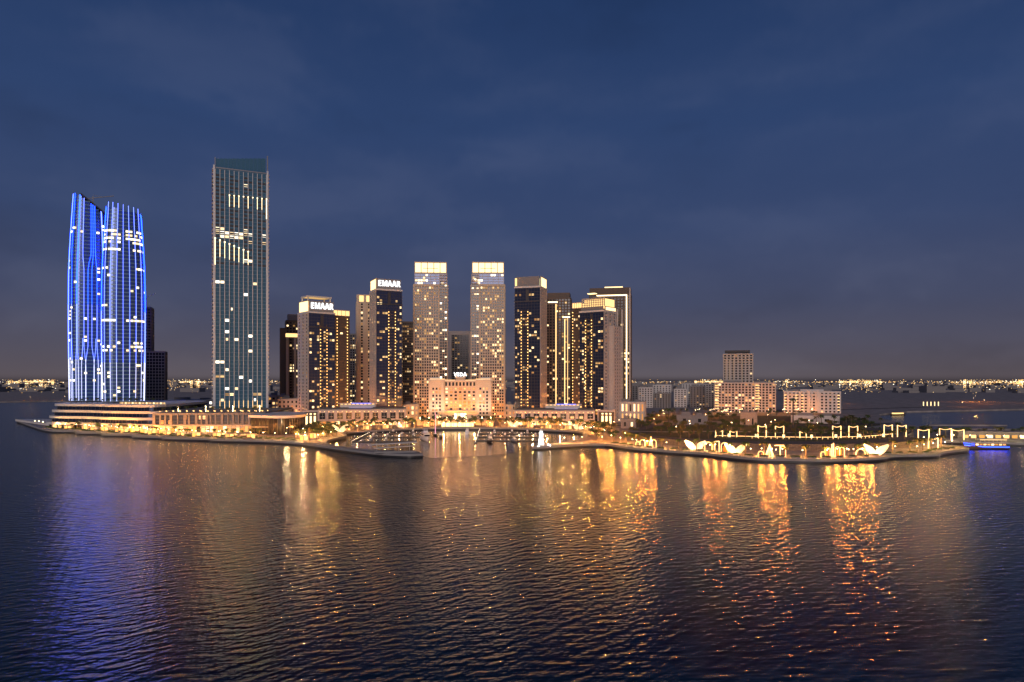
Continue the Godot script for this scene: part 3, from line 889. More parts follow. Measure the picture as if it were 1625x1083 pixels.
func tall_slab() -> void:
	# the tall teal slab with white fins; glowing bars imitate the lamp wash on them in two rows
	var w := 52.0
	var d := 26.0
	var h := 246.0
	var t := thing("teal_tower", "very tall teal glass slab tower with white fins and slanted top", "tower", Vector3(-284, 18, -713), 25.0)
	var g := Geo.new()
	g.box(Vector3(0, h / 2, 0), Vector3(w, h, d))
	part(t, "glass_body", g, M.glass_teal)
	var f := side_face(w, d, 0, "front")
	var bays := 11
	var bw := (w - 3.0) / bays
	var rows := 63
	g = Geo.new()
	slabs(g, f, 1.5, w - 1.5, 1.0, h - 1, rows, 0.5, 0.3)
	part(t, "floor_edges", g, M.spandrel, "stuff")
	for i in bays + 1:
		g = Geo.new()
		fbox(g, f, 1.5 + i * bw - 0.3, 1.5 + i * bw + 0.3, 0, h - 1, 0, 0.9)
		part(t, "fin", g, M.fin)
	g = Geo.new()   # dark recessed balconies, in alternating bays of the upper third
	for r in range(38, 62):
		for i in bays:
			if (i % 3 == 0 or (i % 3 == 1 and r % 2 == 0)): fbox(g, f, 1.9 + i * bw, 1.1 + (i + 1) * bw, 1.9 + r * (h - 2) / rows, 3.6 + r * (h - 2) / rows, 0.05, 0.2)
	part(t, "balcony_openings", g, M.dark, "stuff")
	for which in ["left", "right"]:
		var q := side_face(w, d, 0, which)
		g = Geo.new()
		slabs(g, q, 0, d, 1.0, h - 1, rows, 1.5, 1.3)
		part(t, "side_balconies", g, M.beige, "stuff")
		lit(t, q, 1, d - 1, 8, h - 30, 5, 54, 0.6, 0.5, 0.2, 0.05, M.win_dim)
	g = Geo.new()
	fbox(g, f, -0.4, 1.2, 0, h + 3, -1, 1.0)
	fbox(g, f, w - 1.2, w + 0.4, 0, h + 3, -1, 1.0)
	part(t, "corner_piers", g, M.fin)
	# lit rooms where the photograph shows them: bay, row from the top, width in bays
	var rh := (h - 2) / rows
	for c in [[6, 3, 1.0], [0, 15, 1.0], [1, 15, 1.0], [0, 16, 1.0], [1, 16, 1.0], [6, 15, 1.0], [6, 16, 1.0], [2, 16, 1.0], [3, 16, 1.0], [4, 16, 1.0], [5, 16, 1.0], [7, 16, 1.0], [10, 16, 1.0], [2, 17, 1.0], [3, 17, 1.0], [1, 17, 1.0], [4, 17, 1.0], [5, 17, 1.0], [7, 18, 1.0], [10, 18, 1.0], [6, 23, 1.0], [7, 23, 1.0], [0, 29, 1.0], [1, 29, 1.0], [8, 29, 1.0], [6, 32, 1.0], [3, 36, 0.4], [2, 39, 1.0], [2, 42, 1.0], [7, 43, 1.0], [2, 44, 0.6], [4, 44, 1.0], [7, 47, 1.0], [0, 50, 1.0], [1, 50, 1.0], [2, 52, 0.8], [5, 54, 1.0], [7, 55, 0.7], [2, 57, 1.0], [4, 57, 0.8], [1, 60, 0.8], [8, 60, 0.5]]:
		cell(t, f, 1.5 + (c[0] + 0.5) * bw, h - 1 - (c[1] + 0.5) * rh, snappedf(bw * 0.78 * c[2], 0.05), snappedf(rh * 0.66, 0.05), 0.12, M.win_pale[(c[0] + c[1]) % 3])
	for c in [[0, 57], [1, 57], [2, 60], [3, 60], [8, 60], [9, 60], [8, 62], [9, 62]]:
		cell(t, f, 1.5 + (c[0] + 0.5) * bw, 4 + (62 - c[1]) * rh * 1.6, snappedf(bw * 0.78, 0.05), snappedf(rh * 0.66, 0.05), 0.12, M.win[c[0] % 4])
	for i in 8:   # the lower row of fin lamps, stepping down to the right
		var y := h - 72.0 - i * 1.6
		glow_line(t, f, 1.5 + i * bw, y - (26.0 if i == 0 else 17.0 - i * 0.6), y, 0.55 if i == 0 else 0.32, 0.92, M.led_pale)  # the bar stands in for the streak of lamp light on the fin
		cell(t, f, 1.5 + i * bw, y + 0.6, 1.2, 1.2, 1.3, M.led_pale, "fin_lamp")
	for i in [3, 4, 5, 6, 7, 8, 9, 10, 11]:   # the upper row
		var y := h - 27.0
		if i != 6 and i != 8: glow_line(t, f, 1.5 + i * bw, y - (20.0 if i == 11 else 11.0), y, 0.5 if i == 11 else 0.28, 0.92, M.led_pale)  # glowing bar in place of light grazing down the fin
		cell(t, f, 1.5 + i * bw, y + 0.6, 1.0, 1.0, 1.3, M.led_pale, "fin_lamp")
	for i in range(1, bays):   # warm lamps at the foot of each fin
		glow_line(t, f, 1.5 + i * bw, 1, 10.0, 0.3, 0.92, M.led_warm)
	g = Geo.new()   # slanted glass screen on the roof
	var fy := h + 1.0
	for i in 12:
		var a := 2.0 + i * 4.0
		g.ob(f.o + f.u * (a + 2.0) + Vector3.UP * (fy + 4.5 + i * 0.28) + f.n * -1.0, f.u * 1.93, Vector3.UP * (4.5 + i * 0.28), f.n * 0.15)
	part(t, "roof_screen", g, M.glass_teal)
	g = Geo.new()
	g.box(Vector3(0, h + 0.6, 0), Vector3(w + 0.6, 1.2, d + 0.6))
	fbox(g, f, w - 1.0, w + 0.2, h, h + 19, -1.2, 0.2)
	fbox(g, f, 1.0, 1.8, h, h + 11, -1.2, 0.2)
	for i in 7: fbox(g, f, 4 + i * 7.0, 4.4 + i * 7.0, h, h + 11 + i * 0.5, -1.9, -1.2)
	part(t, "roof_frame", g, M.metal)

func plan(a: float, w: float, d: float) -> Vector2:   # a rounded rectangle in plan
	var c := cos(a)
	var s := sin(a)
	var p := 2.0 / 3.2
	return Vector2(signf(c) * pow(absf(c), p) * w / 2, signf(s) * pow(absf(s), p) * d / 2)

func curved_tower(label: String, at: Vector3, yaw: float, w: float, d: float, h: float, slant: float, white_front: bool) -> Node3D:
	var t := thing("curved_tower", label, "tower", at, yaw, "pair of blue-lit curved towers on the point")
	var seg := 40
	var rows := roundi(h / 3.7)
	var girth := func(k: float) -> float: return 0.955 + 0.045 * sin(PI * minf(k * 1.15, 1.0)) - 0.17 * pow(maxf(0.0, (k - 0.55) / 0.45), 2.0)
	var top_at := func(x: float) -> float: return h - slant * clampf((x / (w / 2) + 0.55) / 1.5, 0.0, 1.0)
	var at_ := func(a: float, y: float, r: float) -> Vector3:
		var p: Vector2 = plan(a, w, d) * (float(girth.call(y / h)) * r)
		return Vector3(p.x, y, p.y)
	var g := Geo.new()
	var edge := Geo.new()
	for i in rows:
		var y0 := h * i / rows
		var y1 := h * (i + 1) / rows
		for k in seg:
			var a := TAU * k / seg
			var b := TAU * (k + 1) / seg
			var p: Vector3 = at_.call(b, y0, 1.0); var q: Vector3 = at_.call(a, y0, 1.0)
			var lim: float = top_at.call((p.x + q.x) / 2)
			if y0 > lim: continue
			var yt := minf(y1, lim)
			g.quad(p, q, at_.call(a, yt, 1.0), at_.call(b, yt, 1.0))
			var e := 0.018
			edge.quad(at_.call(b, y0, 1 + e), at_.call(a, y0, 1 + e), at_.call(a, y0 + 1.1, 1 + e), at_.call(b, y0 + 1.1, 1 + e))
			edge.quad(at_.call(b, y0 + 1.1, 1 + e), at_.call(a, y0 + 1.1, 1 + e), at_.call(a, y0 + 1.1, 1.0), at_.call(b, y0 + 1.1, 1.0))
			edge.quad(at_.call(b, y0, 1.0), at_.call(a, y0, 1.0), at_.call(a, y0, 1 + e), at_.call(b, y0, 1 + e))
	for k in seg:   # the cut top
		var p: Vector3 = at_.call(TAU * k / seg, h, 1.0); var q: Vector3 = at_.call(TAU * (k + 1) / seg, h, 1.0)
		p.y = top_at.call(p.x) - 1.5; q.y = top_at.call(q.x) - 1.5
		g.tri(Vector3(0, top_at.call(0.0) - 1.5, 0), q, p)
	part(t, "glass_body", g, M.glass_blue)
	part(t, "floor_edges", edge, M.spandrel, "stuff")
	# light strips: they split in two near the ground and shift sideways part of the way up
	var fins := 22
	var arc := PackedFloat32Array([0.0])
	for k in 360: arc.append(arc[k] + plan(deg_to_rad(k), w, d).distance_to(plan(deg_to_rad(k + 1), w, d)))
	for i in fins:
		var want := arc[360] * (i + 0.5) / fins
		var deg := 0
		while arc[deg + 1] < want: deg += 1
		var a := deg_to_rad(deg + (want - arc[deg]) / (arc[deg + 1] - arc[deg]))
		if sin(a) < -0.45: continue
		var front := sin(a) > 0.55
		for leg in ([-1.0, 1.0] if (not white_front or not front) else [0.0]):
			var strip := Geo.new()
			var foot := Geo.new()
			var middle := Geo.new()
			var last := Vector3.INF
			var steps := 30
			for j in steps + 1:
				var k := float(j) / steps
				if not white_front and leg > 0.0 and k > 0.30 and i % 2 == 0: break
				var off: float = leg * 0.055 * (1.0 - smoothstep(0.17, 0.27, k))
				if not white_front: off += (0.05 if i % 2 == 0 else -0.03) * smoothstep(0.62, 0.72, k) + leg * 0.02
				var p: Vector3 = at_.call(a + off, h * k, 1.03)
				var lim: float = top_at.call(p.x) + (1.0 if not white_front or not front else 5.0)
				if p.y > lim or j == steps: p.y = lim
				if last != Vector3.INF and last.distance_to(p) > 0.5: (foot if k < 0.21 else middle if k < 0.48 else strip).bar(last, p, 0.26, 0.26)
				last = p
				if p.y >= lim: break
			part(t, "glow_strip", foot, M.led_white)
			if middle.v.size() > 0: part(t, "glow_strip", middle, M.led_ice)
			if strip.v.size() > 0: part(t, "glow_strip", strip, M.led_ice if (white_front and front) or (not white_front and i % 3 == 0) else M.led_blue)
	# lit floors
	for band in ([[0.80, 0.86, 0.3], [0.2, 0.45, 0.08], [0.02, 0.2, 0.06], [0.5, 0.7, 0.04]] if not white_front else [[0.80, 0.88, 0.62], [0.76, 0.78, 0.5], [0.68, 0.70, 0.4], [0.395, 0.405, 0.9], [0.25, 0.31, 0.35], [0.02, 0.2, 0.10], [0.4, 0.66, 0.03]]):
		for r in range(roundi(band[0] * rows), maxi(roundi(band[1] * rows), roundi(band[0] * rows) + 1)):
			for k in seg:
				var a := TAU * (k + 0.5) / seg
				if sin(a) < 0.1 or rng.randf() > band[2]: continue
				var y := h * (r + 0.62) / rows
				var p: Vector3 = at_.call(a, y, 1.006)
				var q: Vector3 = at_.call(a + 0.05, y, 1.006) - at_.call(a - 0.05, y, 1.006)
				var u := -q.normalized()
				var o := mpart(t, "lit_window", sized(Vector3(2.4, 1.9, 0.1)), M.win_pale[rng.randi() % 3])
				o.transform = Transform3D(Basis(u, Vector3.UP, u.cross(Vector3.UP)), p)
	return t

func blue_towers() -> void:
	var t := curved_tower("blue-lit curved tower with a slanting cut top and a crane, leftmost on the point", Vector3(-440, 28, -712), 30.0, 38, 34, 211, 24.0, false)
	var g := Geo.new()   # slanted parapet
	g.ob(Vector3(5.5, 201.0, 0), Vector3(14.0, -11.5, 0) * 0.98, Vector3(0.35, 0.5, 0), Vector3(0, 0, 11.0))
	part(t, "slanted_roof", g, M.dark)
	g = Geo.new()   # roof crane
	g.bar(Vector3(2, 200, -4), Vector3(2, 214, -4), 1.2)
	g.bar(Vector3(-3, 211, -4), Vector3(21, 217, -4), 0.8)
	g.bar(Vector3(2, 215.5, -4), Vector3(12, 214.6, -4), 0.3)
	part(t, "roof_crane", g, M.metal)
	curved_tower("blue-lit curved tower with white front strips and bright upper floors", Vector3(-394, 28, -692), 28.0, 38, 34, 193, 5.0, true)

func unfinished_block() -> void:
	var t := plain_tower("unfinished_tower", "dark unfinished concrete tower behind the curved blue towers", Vector3(-441, 3, -816), 20.0, 19, 24, 131, {"wall": M.grey, "nc": 6, "fx": 0.8, "fy": 0.72, "share": 0.012, "mats": M.win_dim})
	var g := Geo.new()
	for k in 5: g.box(Vector3(-6.0 + k * 3.0, 135 + (k % 2), -3.0 + (k * 7 % 5)), Vector3(0.5, 6, 0.5))
	g.bar(Vector3(3, 132, 0), Vector3(3, 146, 0), 0.9); g.bar(Vector3(-2, 143, 0), Vector3(13, 150, 0), 0.6)
	part(t, "roof_crane", g, M.metal)
	plain_tower("unfinished_tower", "lower dark glass block standing before the unfinished tower", Vector3(-420, 3, -800), 20.0, 25, 22, 78, {"wall": M.grey, "nc": 8, "fx": 0.85, "fy": 0.8, "share": 0.015, "mats": M.win_dim})

func hotel() -> void:
	var t := thing("hotel", "pale stone hotel with floodlit recessed centre and roof lettering", "hotel", Vector3(-56.5, 3, -745), 4.0)
	var g := Geo.new()   # dark core set back in the openings
	g.box(Vector3(0, 22, -2.2), Vector3(66, 44, 22))
	part(t, "glass_core", g, M.glass_dark)
	for x in [[-33.5, -17.0], [17.0, 33.5]]:
		var f := face(Vector3(x[0], 0, 11), Vector3.RIGHT, Vector3.BACK)
		var ww: float = x[1] - x[0]
		var wings := Geo.new()
		fbox(wings, f, 0, 2.8, 0, 46, -20, 1.0)
		fbox(wings, f, ww - 2.8, ww, 0, 46, -20, 1.0)
		fbox(wings, f, 2.8, ww - 2.8, 38.6, 46, -20, 0.98)
		punched(wings, f, 2.8, ww - 2.8, 8.5, 38.6, 3, 8, 0.56, 0.6, 0.9)
		punched(wings, f, 2.8, ww - 2.8, 0, 8.5, 3, 2, 0.7, 0.6, 0.9)
		part(t, "wing_wall", wings, M.sand_stone)
		lit(t, f, 2.8, ww - 2.8, 8.5, 38.6, 3, 8, 0.5, 0.56, -1.5, 0.42, M.win)
		lit(t, f, 2.8, ww - 2.8, 0, 8.5, 3, 2, 0.6, 0.55, -1.5, 0.4, M.win)
	g = Geo.new()
	var c := face(Vector3(-17, 0, 9), Vector3.RIGHT, Vector3.BACK)
	punched(g, c, 0, 34, 13, 38.5, 7, 7, 0.54, 0.58, 0.9)
	punched(g, c, 0, 34, 38.5, 45, 9, 1, 0.55, 0.62, 0.9)
	fbox(g, c, 0, 10, 0, 13, 0, 0.86); fbox(g, c, 24, 34, 0, 13, 0, 0.86)
	fbox(g, c, 10, 24, 10.6, 13, 0, 0.86)
	fbox(g, c, 12, 22, 45, 48.5, -8, 0.8)
	part(t, "centre_wall", g, M.sand_stone)
	lit(t, c, 0, 34, 13, 38.5, 7, 7, 0.46, 0.5, 0.1, 0.4, M.win)
	for k in 4: cell(t, c, 11.8 + k * 3.5, 5.3, 2.9, 9.8, 0.1, M.win_pale[k % 3], "lobby_window")
	g = Geo.new()   # ledge and cornices
	fbox(g, c, 0, 34, 12.4, 13.4, 0.9, 3.0)
	for x in [[-34.2, 17.9], [16.4, 17.9]]: g.box(Vector3(x[0] + x[1] / 2, 46.5, 1.4), Vector3(x[1], 1.0, 22.8))
	fbox(g, c, -0.6, 34.6, 45.0, 45.9, -8, 1.7)
	fbox(g, c, 11.4, 22.6, 48.5, 49.4, -8, 1.5)
	for s in [-1, 1]: g.box(Vector3(s * 27.5, 48.0, 0), Vector3(10, 2.2, 14))
	part(t, "cornice", g, M.white)
	g = Geo.new()   # cornice light line
	fbox(g, c, 0.4, 11.2, 45.9, 46.2, 1.2, 1.5); fbox(g, c, 22.8, 33.6, 45.9, 46.2, 1.2, 1.5)
	part(t, "cornice_light", g, M.led_warm)
	for x in [-24.5, 24.5]:
		g = Geo.new()
		g.box(Vector3(x, 47.2, 12.6), Vector3(16.0, 0.35, 0.3))
		part(t, "cornice_light", g, M.led_warm)
	lettering(t, "VIDA", Vector3(0, 52.2, 8.5), 0.0, 4.2, 14.0, M.sign)
	g = Geo.new()
	for k in 4: g.box(Vector3(-4.5 + k * 3.0, 49.7, 8.2), Vector3(0.25, 1.6, 0.25))
	part(t, "sign_posts", g, M.metal)
	# floodlights on the ground before the walls
	for k in 5:
		var x := -13.0 + k * 6.5
		g = Geo.new()
		g.box(Vector3(x, 1.0, 22.5), Vector3(0.4, 0.4, 0.4))
		part(t, "floodlight", g, M.lantern)
		spot(t, Vector3(x, 1.5, 22.3), Vector3(x, 27, 9.9), 800.0, AMBER, 40.0)
	for x in [-30.0, -25.0, -20.0, 20.0, 25.0, 30.0]:
		g = Geo.new()
		g.box(Vector3(x, 1.0, 24.4), Vector3(0.4, 0.4, 0.4))
		part(t, "floodlight", g, M.lantern)
		spot(t, Vector3(x, 1.5, 24.2), Vector3(x, 32, 12), 700.0, Color(1.0, 0.84, 0.76), 34.0)
	for k in 3: omni(t, Vector3(-7 + k * 7, 5.0, 13.5), 40.0, WARM)
	for k in 3:
		g = Geo.new()
		g.box(Vector3(-7 + k * 7, 5.0, 13.5), Vector3(0.4, 0.4, 0.4))
		part(t, "entrance_lamp", g, M.lantern)

# ---- podiums, shops and the waterfront --------------------------------------------------------------------------------
func shopfronts(t: Node3D, f: Dictionary, x0: float, x1: float, y0: float, y1: float, n: int, share := 0.85) -> void:
	var cw := (x1 - x0) / n
	var g := Geo.new()
	posts(g, f, x0, x1, y0, y1 + 0.4, n, 0.7, 0.8)
	fbox(g, f, x0, x1, y1, y1 + 0.9, 0, 1.5)
	part(t, "shop_piers", g, M.sand_stone)
	for i in n:
		var a := x0 + i * cw
		if rng.randf() < share: cell(t, f, a + cw / 2, (y0 + y1) / 2, snappedf(cw - 0.9, 0.05), snappedf(y1 - y0 - 0.4, 0.05), 0.1, M.shop[rng.randi() % 4], "shop_window")
		if rng.randf() < 0.5:
			var aw := Geo.new()
			aw.ob(f.o + f.u * (a + cw / 2) + Vector3.UP * (y1 - 1.0) + f.n * 1.9, f.u * (cw * 0.42), Vector3.UP * 0.08, (f.n * 1.2 - Vector3.UP * 0.4))
			part(t, "awning", aw, M.canvas)

func grown(poly: PackedVector2Array, by: float) -> PackedVector2Array:
	var r := Geometry2D.offset_polygon(poly, by, Geometry2D.JOIN_ROUND)
	return r[0] if r.size() else poly

func deck_podium(called: String, label: String, poly: PackedVector2Array, y0: float, y1: float, levels: int, spread: float) -> Node3D:
	var t := thing(called, label, "building")
	var c := PackedVector2Array(curve(Array(poly) + [poly[0]], 4))
	c.remove_at(c.size() - 1)
	var step := (y1 - y0) / levels
	for i in levels:
		var g := Geo.new()
		g.prism(grown(c, spread * (levels - i) - 2.6), y0 + i * step, y0 + (i + 1) * step - 1.7)
		part(t, "glass_storey", g, M.glass_navy if i > 0 else M.glass_dark)
		g = Geo.new()
		g.prism(grown(c, spread * (levels - i)), y0 + (i + 1) * step - 1.9, y0 + (i + 1) * step + 0.3)
		part(t, "deck_band", g, M.white)
		var ring := grown(c, spread * (levels - i) - 2.3)
		g = Geo.new()
		for k in ring.size():
			var p := ring[k]; var q := ring[(k + 1) % ring.size()]
			if p.distance_to(q) < 2.0: continue
			var n := maxi(1, roundi(p.distance_to(q) / 4.0))
			for j in n:
				var r := p.lerp(q, float(j) / n)
				g.box(Vector3(r.x, y0 + (i + 0.5) * step - 0.9, r.y), Vector3(0.3, step - 1.8, 0.3))
		part(t, "mullions", g, M.dark, "stuff")
	return t

func arcade(called: String, label: String, at: Vector3, yaw: float, w: float, d: float, h: float, n: int, bow: float) -> Node3D:
	# a stone podium with a row of large square openings over lit shops, gently bowed
	var t := thing(called, label, "building", at, yaw)
	var g := Geo.new()
	g.box(Vector3(0, h / 2, -2.0), Vector3(w, h, d - 4))
	part(t, "glass_core", g, M.glass_dark)
	g = Geo.new()
	var f := side_face(w, d, 0, "front")
	var cw := w / n
	for i in n:
		var z := bow * (1.0 - pow(2.0 * (i + 0.5) / n - 1.0, 2.0)) - bow
		fbox(g, f, i * cw, i * cw + cw * 0.18, 5, h, -3.0 + z, z)
		fbox(g, f, i * cw + cw * 0.82, (i + 1) * cw, 5, h, -3.0 + z, z)
		fbox(g, f, i * cw + cw * 0.18, i * cw + cw * 0.82, h - 3.2, h, -3.0 + z, z - 0.05)
		fbox(g, f, i * cw + cw * 0.18, i * cw + cw * 0.82, 5, 6.4, -3.0 + z, z - 0.05)
	part(t, "arcade_wall", g, M.beige)
	for i in n:
		var z := bow * (1.0 - pow(2.0 * (i + 0.5) / n - 1.0, 2.0)) - bow
		g = Geo.new()
		fbox(g, f, i * cw + cw * 0.30, i * cw + cw * 0.70, 8.6, 9.0, z - 1.2, z - 0.8)
		fbox(g, f, i * cw + cw * 0.49, i * cw + cw * 0.51, 6.6, h - 3.6, z - 1.2, z - 0.8)
		part(t, "opening_rail", g, M.metal)
		cell(t, f, i * cw + cw * 0.25, h - 2.0, 0.6, 0.5, z + 0.3, M.bulb, "wall_lamp")
		cell(t, f, (i + 0.75) * cw, h - 2.0, 0.6, 0.5, z + 0.3, M.bulb, "wall_lamp")
		if rng.randf() < 0.3: cell(t, f, (i + 0.5) * cw, 8.0, snappedf(cw * 0.4, 0.05), 2.4, z - 2.6, M.win[rng.randi() % 4])
	shopfronts(t, f, 0, w, 0, 4.4, n * 2, 0.9)
	g = Geo.new()
	g.box(Vector3(0, h + 0.4, -2.0), Vector3(w, 0.8, d - 4.6))
	part(t, "roof_deck", g, M.paving)
	return t

func small_block(called: String, label: String, at: Vector3, yaw: float, w: float, d: float, h: float, nc: int, rows: int, wall: Material, share: float, mats: Array, fx := 0.5, fy := 0.6, group := "") -> Node3D:
	var t := thing(called, label, "building", at, yaw, group)
	var g := Geo.new()
	g.box(Vector3(0, h / 2, 0), Vector3(w, h, d))
	part(t, "glass_core", g, M.glass_dark)
	for which in ["front", "left", "right"]:
		var ww := w if which == "front" else d
		var f := side_face(w, d, 0, which)
		var k := nc if which == "front" else maxi(2, roundi(nc * d / w))
		g = Geo.new()
		punched(g, f, 0, ww, 0, h, k, rows, fx, fy, 0.6)
		part(t, "wall_grid", g, wall, "stuff")
		lit(t, f, 0, ww, 0, h, k, rows, fx, fy, 0.1, share, mats)
	g = Geo.new()
	g.box(Vector3(0, h + 0.6, 0), Vector3(w + 1.4, 1.2, d + 1.4))
	part(t, "roof_edge", g, wall)
	g = Geo.new()
	g.box(Vector3(-w * 0.2, h + 2.5, -d * 0.1), Vector3(w * 0.3, 3.0, d * 0.4))
	part(t, "roof_plant", g, M.grey)
	g = Geo.new()
	g.box(Vector3(w * 0.25, h + 2.0, 0), Vector3(w * 0.2, 2.2, d * 0.3))
	part(t, "roof_plant", g, M.grey)
	return t

func podiums() -> void:
	var t := deck_podium("terraced_podium", "white terraced podium with long curved decks under the blue-lit towers", PackedVector2Array([Vector2(-448, -676), Vector2(-440, -658), Vector2(-400, -650), Vector2(-372, -636), Vector2(-330, -624), Vector2(-324, -640), Vector2(-330, -760), Vector2(-470, -780)]), 3.0, 26.0, 4, 2.2)
	for k in 26:
		var x := -372.0 + k * 1.9
		cell(t, face(Vector3(0, 0, 0), Vector3.RIGHT, Vector3.BACK), x, 27.4, 1.4, 1.6, -648.0 + k * 0.45, M.win[k % 4], "terrace_light")
	# shops along the foot of the terraced podium
	for a in [[Vector3(-438, 3, -650), 18.0, 40.0], [Vector3(-398, 3, -633), 28.0, 30.0], [Vector3(-370, 3, -616), 28.0, 30.0], [Vector3(-343, 3, -606), 12.0, 24.0]]:
		var u := Vector3.RIGHT.rotated(Vector3.UP, deg_to_rad(a[1]))
		shopfronts(t, face(a[0], u, u.cross(Vector3.UP)), 0, a[2], 0, 5.6, 9, 0.95)
	# podium of the teal tower
	t = thing("fin_podium", "grey podium with upright piers over a lit row of shops, below the teal tower", "building", Vector3(-273, 3, -660), 6.0)
	var g := Geo.new()
	g.box(Vector3(0, 8, 0), Vector3(96, 16, 116))
	part(t, "core", g, M.glass_dark)
	var f := side_face(96, 116, 0, "front")
	g = Geo.new()
	var x := 0.0
	var r := RandomNumberGenerator.new()
	r.seed = 4
	while x < 94.0:
		var w := 0.7 + r.randf() * 1.6
		fbox(g, f, x, minf(x + w, 96.0), 6.4, 16.4, 0, 0.6 + r.randf() * 0.5)
		x += w + 1.3 + r.randf() * 3.2
	fbox(g, f, 0, 96, 15.4, 17.2, 0, 0.55)
	fbox(g, f, 0, 96, 6.0, 7.2, 0, 1.3)
	part(t, "upper_piers", g, M.grey)
	g = Geo.new()
	slabs(g, f, 0, 96, 9.6, 12.8, 1, 0.3, 0.2)
	part(t, "transoms", g, M.dark)
	lit(t, f, 0, 96, 7.2, 15.2, 30, 2, 0.7, 0.8, 0.08, 0.05, M.win_dim)
	shopfronts(t, f, 0, 96, 0, 5.6, 26, 0.95)
	g = Geo.new()
	g.box(Vector3(0, 16.7, -1), Vector3(94, 0.9, 112))
	part(t, "roof_deck", g, M.paving)
	for k in 34: cell(t, f, 2.0 + k * 2.75, 18.2, 0.7, 0.7, -10.0 - (k * 7 % 13), M.bulb, "deck_lamp")
	for k in 4: omni(t, Vector3(-36 + k * 24, 22, 32), 500.0, WARM)
	for k in 4:
		g = Geo.new()
		g.box(Vector3(-36 + k * 24, 22, 32), Vector3(0.4, 0.4, 0.4))
		g.box(Vector3(-36 + k * 24, 19.4, 32), Vector3(0.14, 4.8, 0.14))
		part(t, "deck_lamp", g, M.lantern)
	# curved glass store beside it
	t = deck_podium("glass_store", "dark curved glass store with a wide flat roof at the bend of the promenade", PackedVector2Array([Vector2(-224, -584), Vector2(-196, -572), Vector2(-184, -580), Vector2(-184, -610), Vector2(-200, -640), Vector2(-226, -640)]), 3.0, 19.0, 1, 2.0)
	g = Geo.new()
	g.box(Vector3(-205, 11, -577), Vector3(0.5, 15, 0.5)); g.box(Vector3(-203, 9.5, -577.2), Vector3(36, 0.4, 0.4))
	part(t, "facade_frame", g, M.metal)
	small_block("stone_block", "plain beige block with dark square windows, left of the lettered towers' foot", Vector3(-250, 3, -770), 16.0, 26, 22, 24, 6, 5, M.beige, 0.12, M.win, 0.4, 0.5)
	small_block("stone_block", "small lit beige building with stacked bright storeys right of the teal tower", Vector3(-276, 3, -805), 16.0, 22, 20, 27, 5, 5, M.sand_stone, 0.75, M.shop, 0.6, 0.5)
	small_block("stone_block", "low pale hall with a row of lit windows behind the terraced podium", Vector3(-424, 3, -905), 20.0, 62, 30, 19, 12, 3, M.white, 0.2, M.win_pale, 0.55, 0.5)
	# portal houses at both ends of the marina arcades
	for a in [[Vector3(-206, 3, -700), 12.0, 15.0, "brown portal house with three tall bright windows, left of the marina"], [Vector3(98, 3, -704), -12.0, 18.0, "brown portal house with three tall bright windows, right of the marina"]]:
		t = thing("portal_house", a[3], "building", a[0], a[1])
		g = Geo.new()
		g.box(Vector3(0, 7.5, 0), Vector3(a[2], 15, 14))
		part(t, "body", g, M.brown)
		f = side_face(a[2], 14, 0, "front")
		for k in 3:
			cell(t, f, a[2] / 2 - 4.0 + k * 4.0, 5.2, 2.0, 8.6, 0.1, M.shop[3], "tall_window")
			cell(t, f, a[2] / 2 - 4.0 + k * 4.0, 11.6, 2.0, 1.4, 0.1, M.shop[3], "tall_window")
		g = Geo.new()
		fbox(g, f, 0, 0.9, 0, 15.4, 0, 0.8); fbox(g, f, a[2] - 0.9, a[2], 0, 15.4, 0, 0.8); fbox(g, f, 0.9, a[2] - 0.9, 13.6, 15.4, 0, 0.78)
		part(t, "portal_frame", g, M.beige)
	t = arcade("arcade_podium", "bowed stone arcade with square openings on the left side of the marina", Vector3(-156, 3, -716), 9.0, 88, 44, 16.0, 10, 3.0)
	pool(t, Vector3(-2, 17.4, 8))
	t = arcade("arcade_podium", "bowed stone arcade with square openings on the right side of the marina", Vector3(45, 3, -716), -5.0, 82, 44, 15.0, 9, 3.0)
	pool(t, Vector3(12, 16.4, 8))
	small_block("stone_block", "low stone block between the left arcade and the hotel", Vector3(-117, 3, -790), 6.0, 18, 24, 17, 4, 3, M.sand_stone, 0.45, M.win, 0.45, 0.6)
	small_block("stone_block", "low stone block between the hotel and the right arcade", Vector3(0, 3, -788), 0.0, 16, 24, 17, 4, 3, M.sand_stone, 0.45, M.win, 0.45, 0.6)
	t = small_block("stone_block", "low beige building with tall lit windows at the right end of the skyline", Vector3(133, 3, -760), -14.0, 30, 26, 21, 7, 2, M.beige, 0.7, M.shop, 0.4, 0.75)
	small_block("grey_kiosk", "windowless grey service kiosk at the left edge of the park", Vector3(112, 3, -655), -12.0, 13, 9, 8, 2, 1, M.grey, 0.5, M.win, 0.3, 0.5)
	# the hotel's own terraces towards the quay
	t = thing("hotel_terrace", "stone terrace with an arcaded front before the hotel", "terrace", Vector3(-58, 3, -704), 3.0)
	g = Geo.new()
	g.box(Vector3(0, 2.6, -2.4), Vector3(78, 5.2, 20))
	part(t, "core", g, M.glass_dark)
	f = side_face(78, 20, 0, "front")
	g = Geo.new()
	punched(g, f, 20, 58, 0, 5.2, 7, 1, 0.6, 0.62, 1.0)
	fbox(g, f, 0, 20, 0, 5.2, -2.4, 0.8); fbox(g, f, 58, 78, 0, 5.2, -2.4, 0.8)
	fbox(g, f, 0, 78, 5.2, 6.0, -18, 1.4)
	part(t, "arcade_wall", g, M.sand_stone)
	lit(t, f, 20, 58, 0, 5.2, 7, 1, 0.55, 0.6, -2.2, 0.7, M.win)
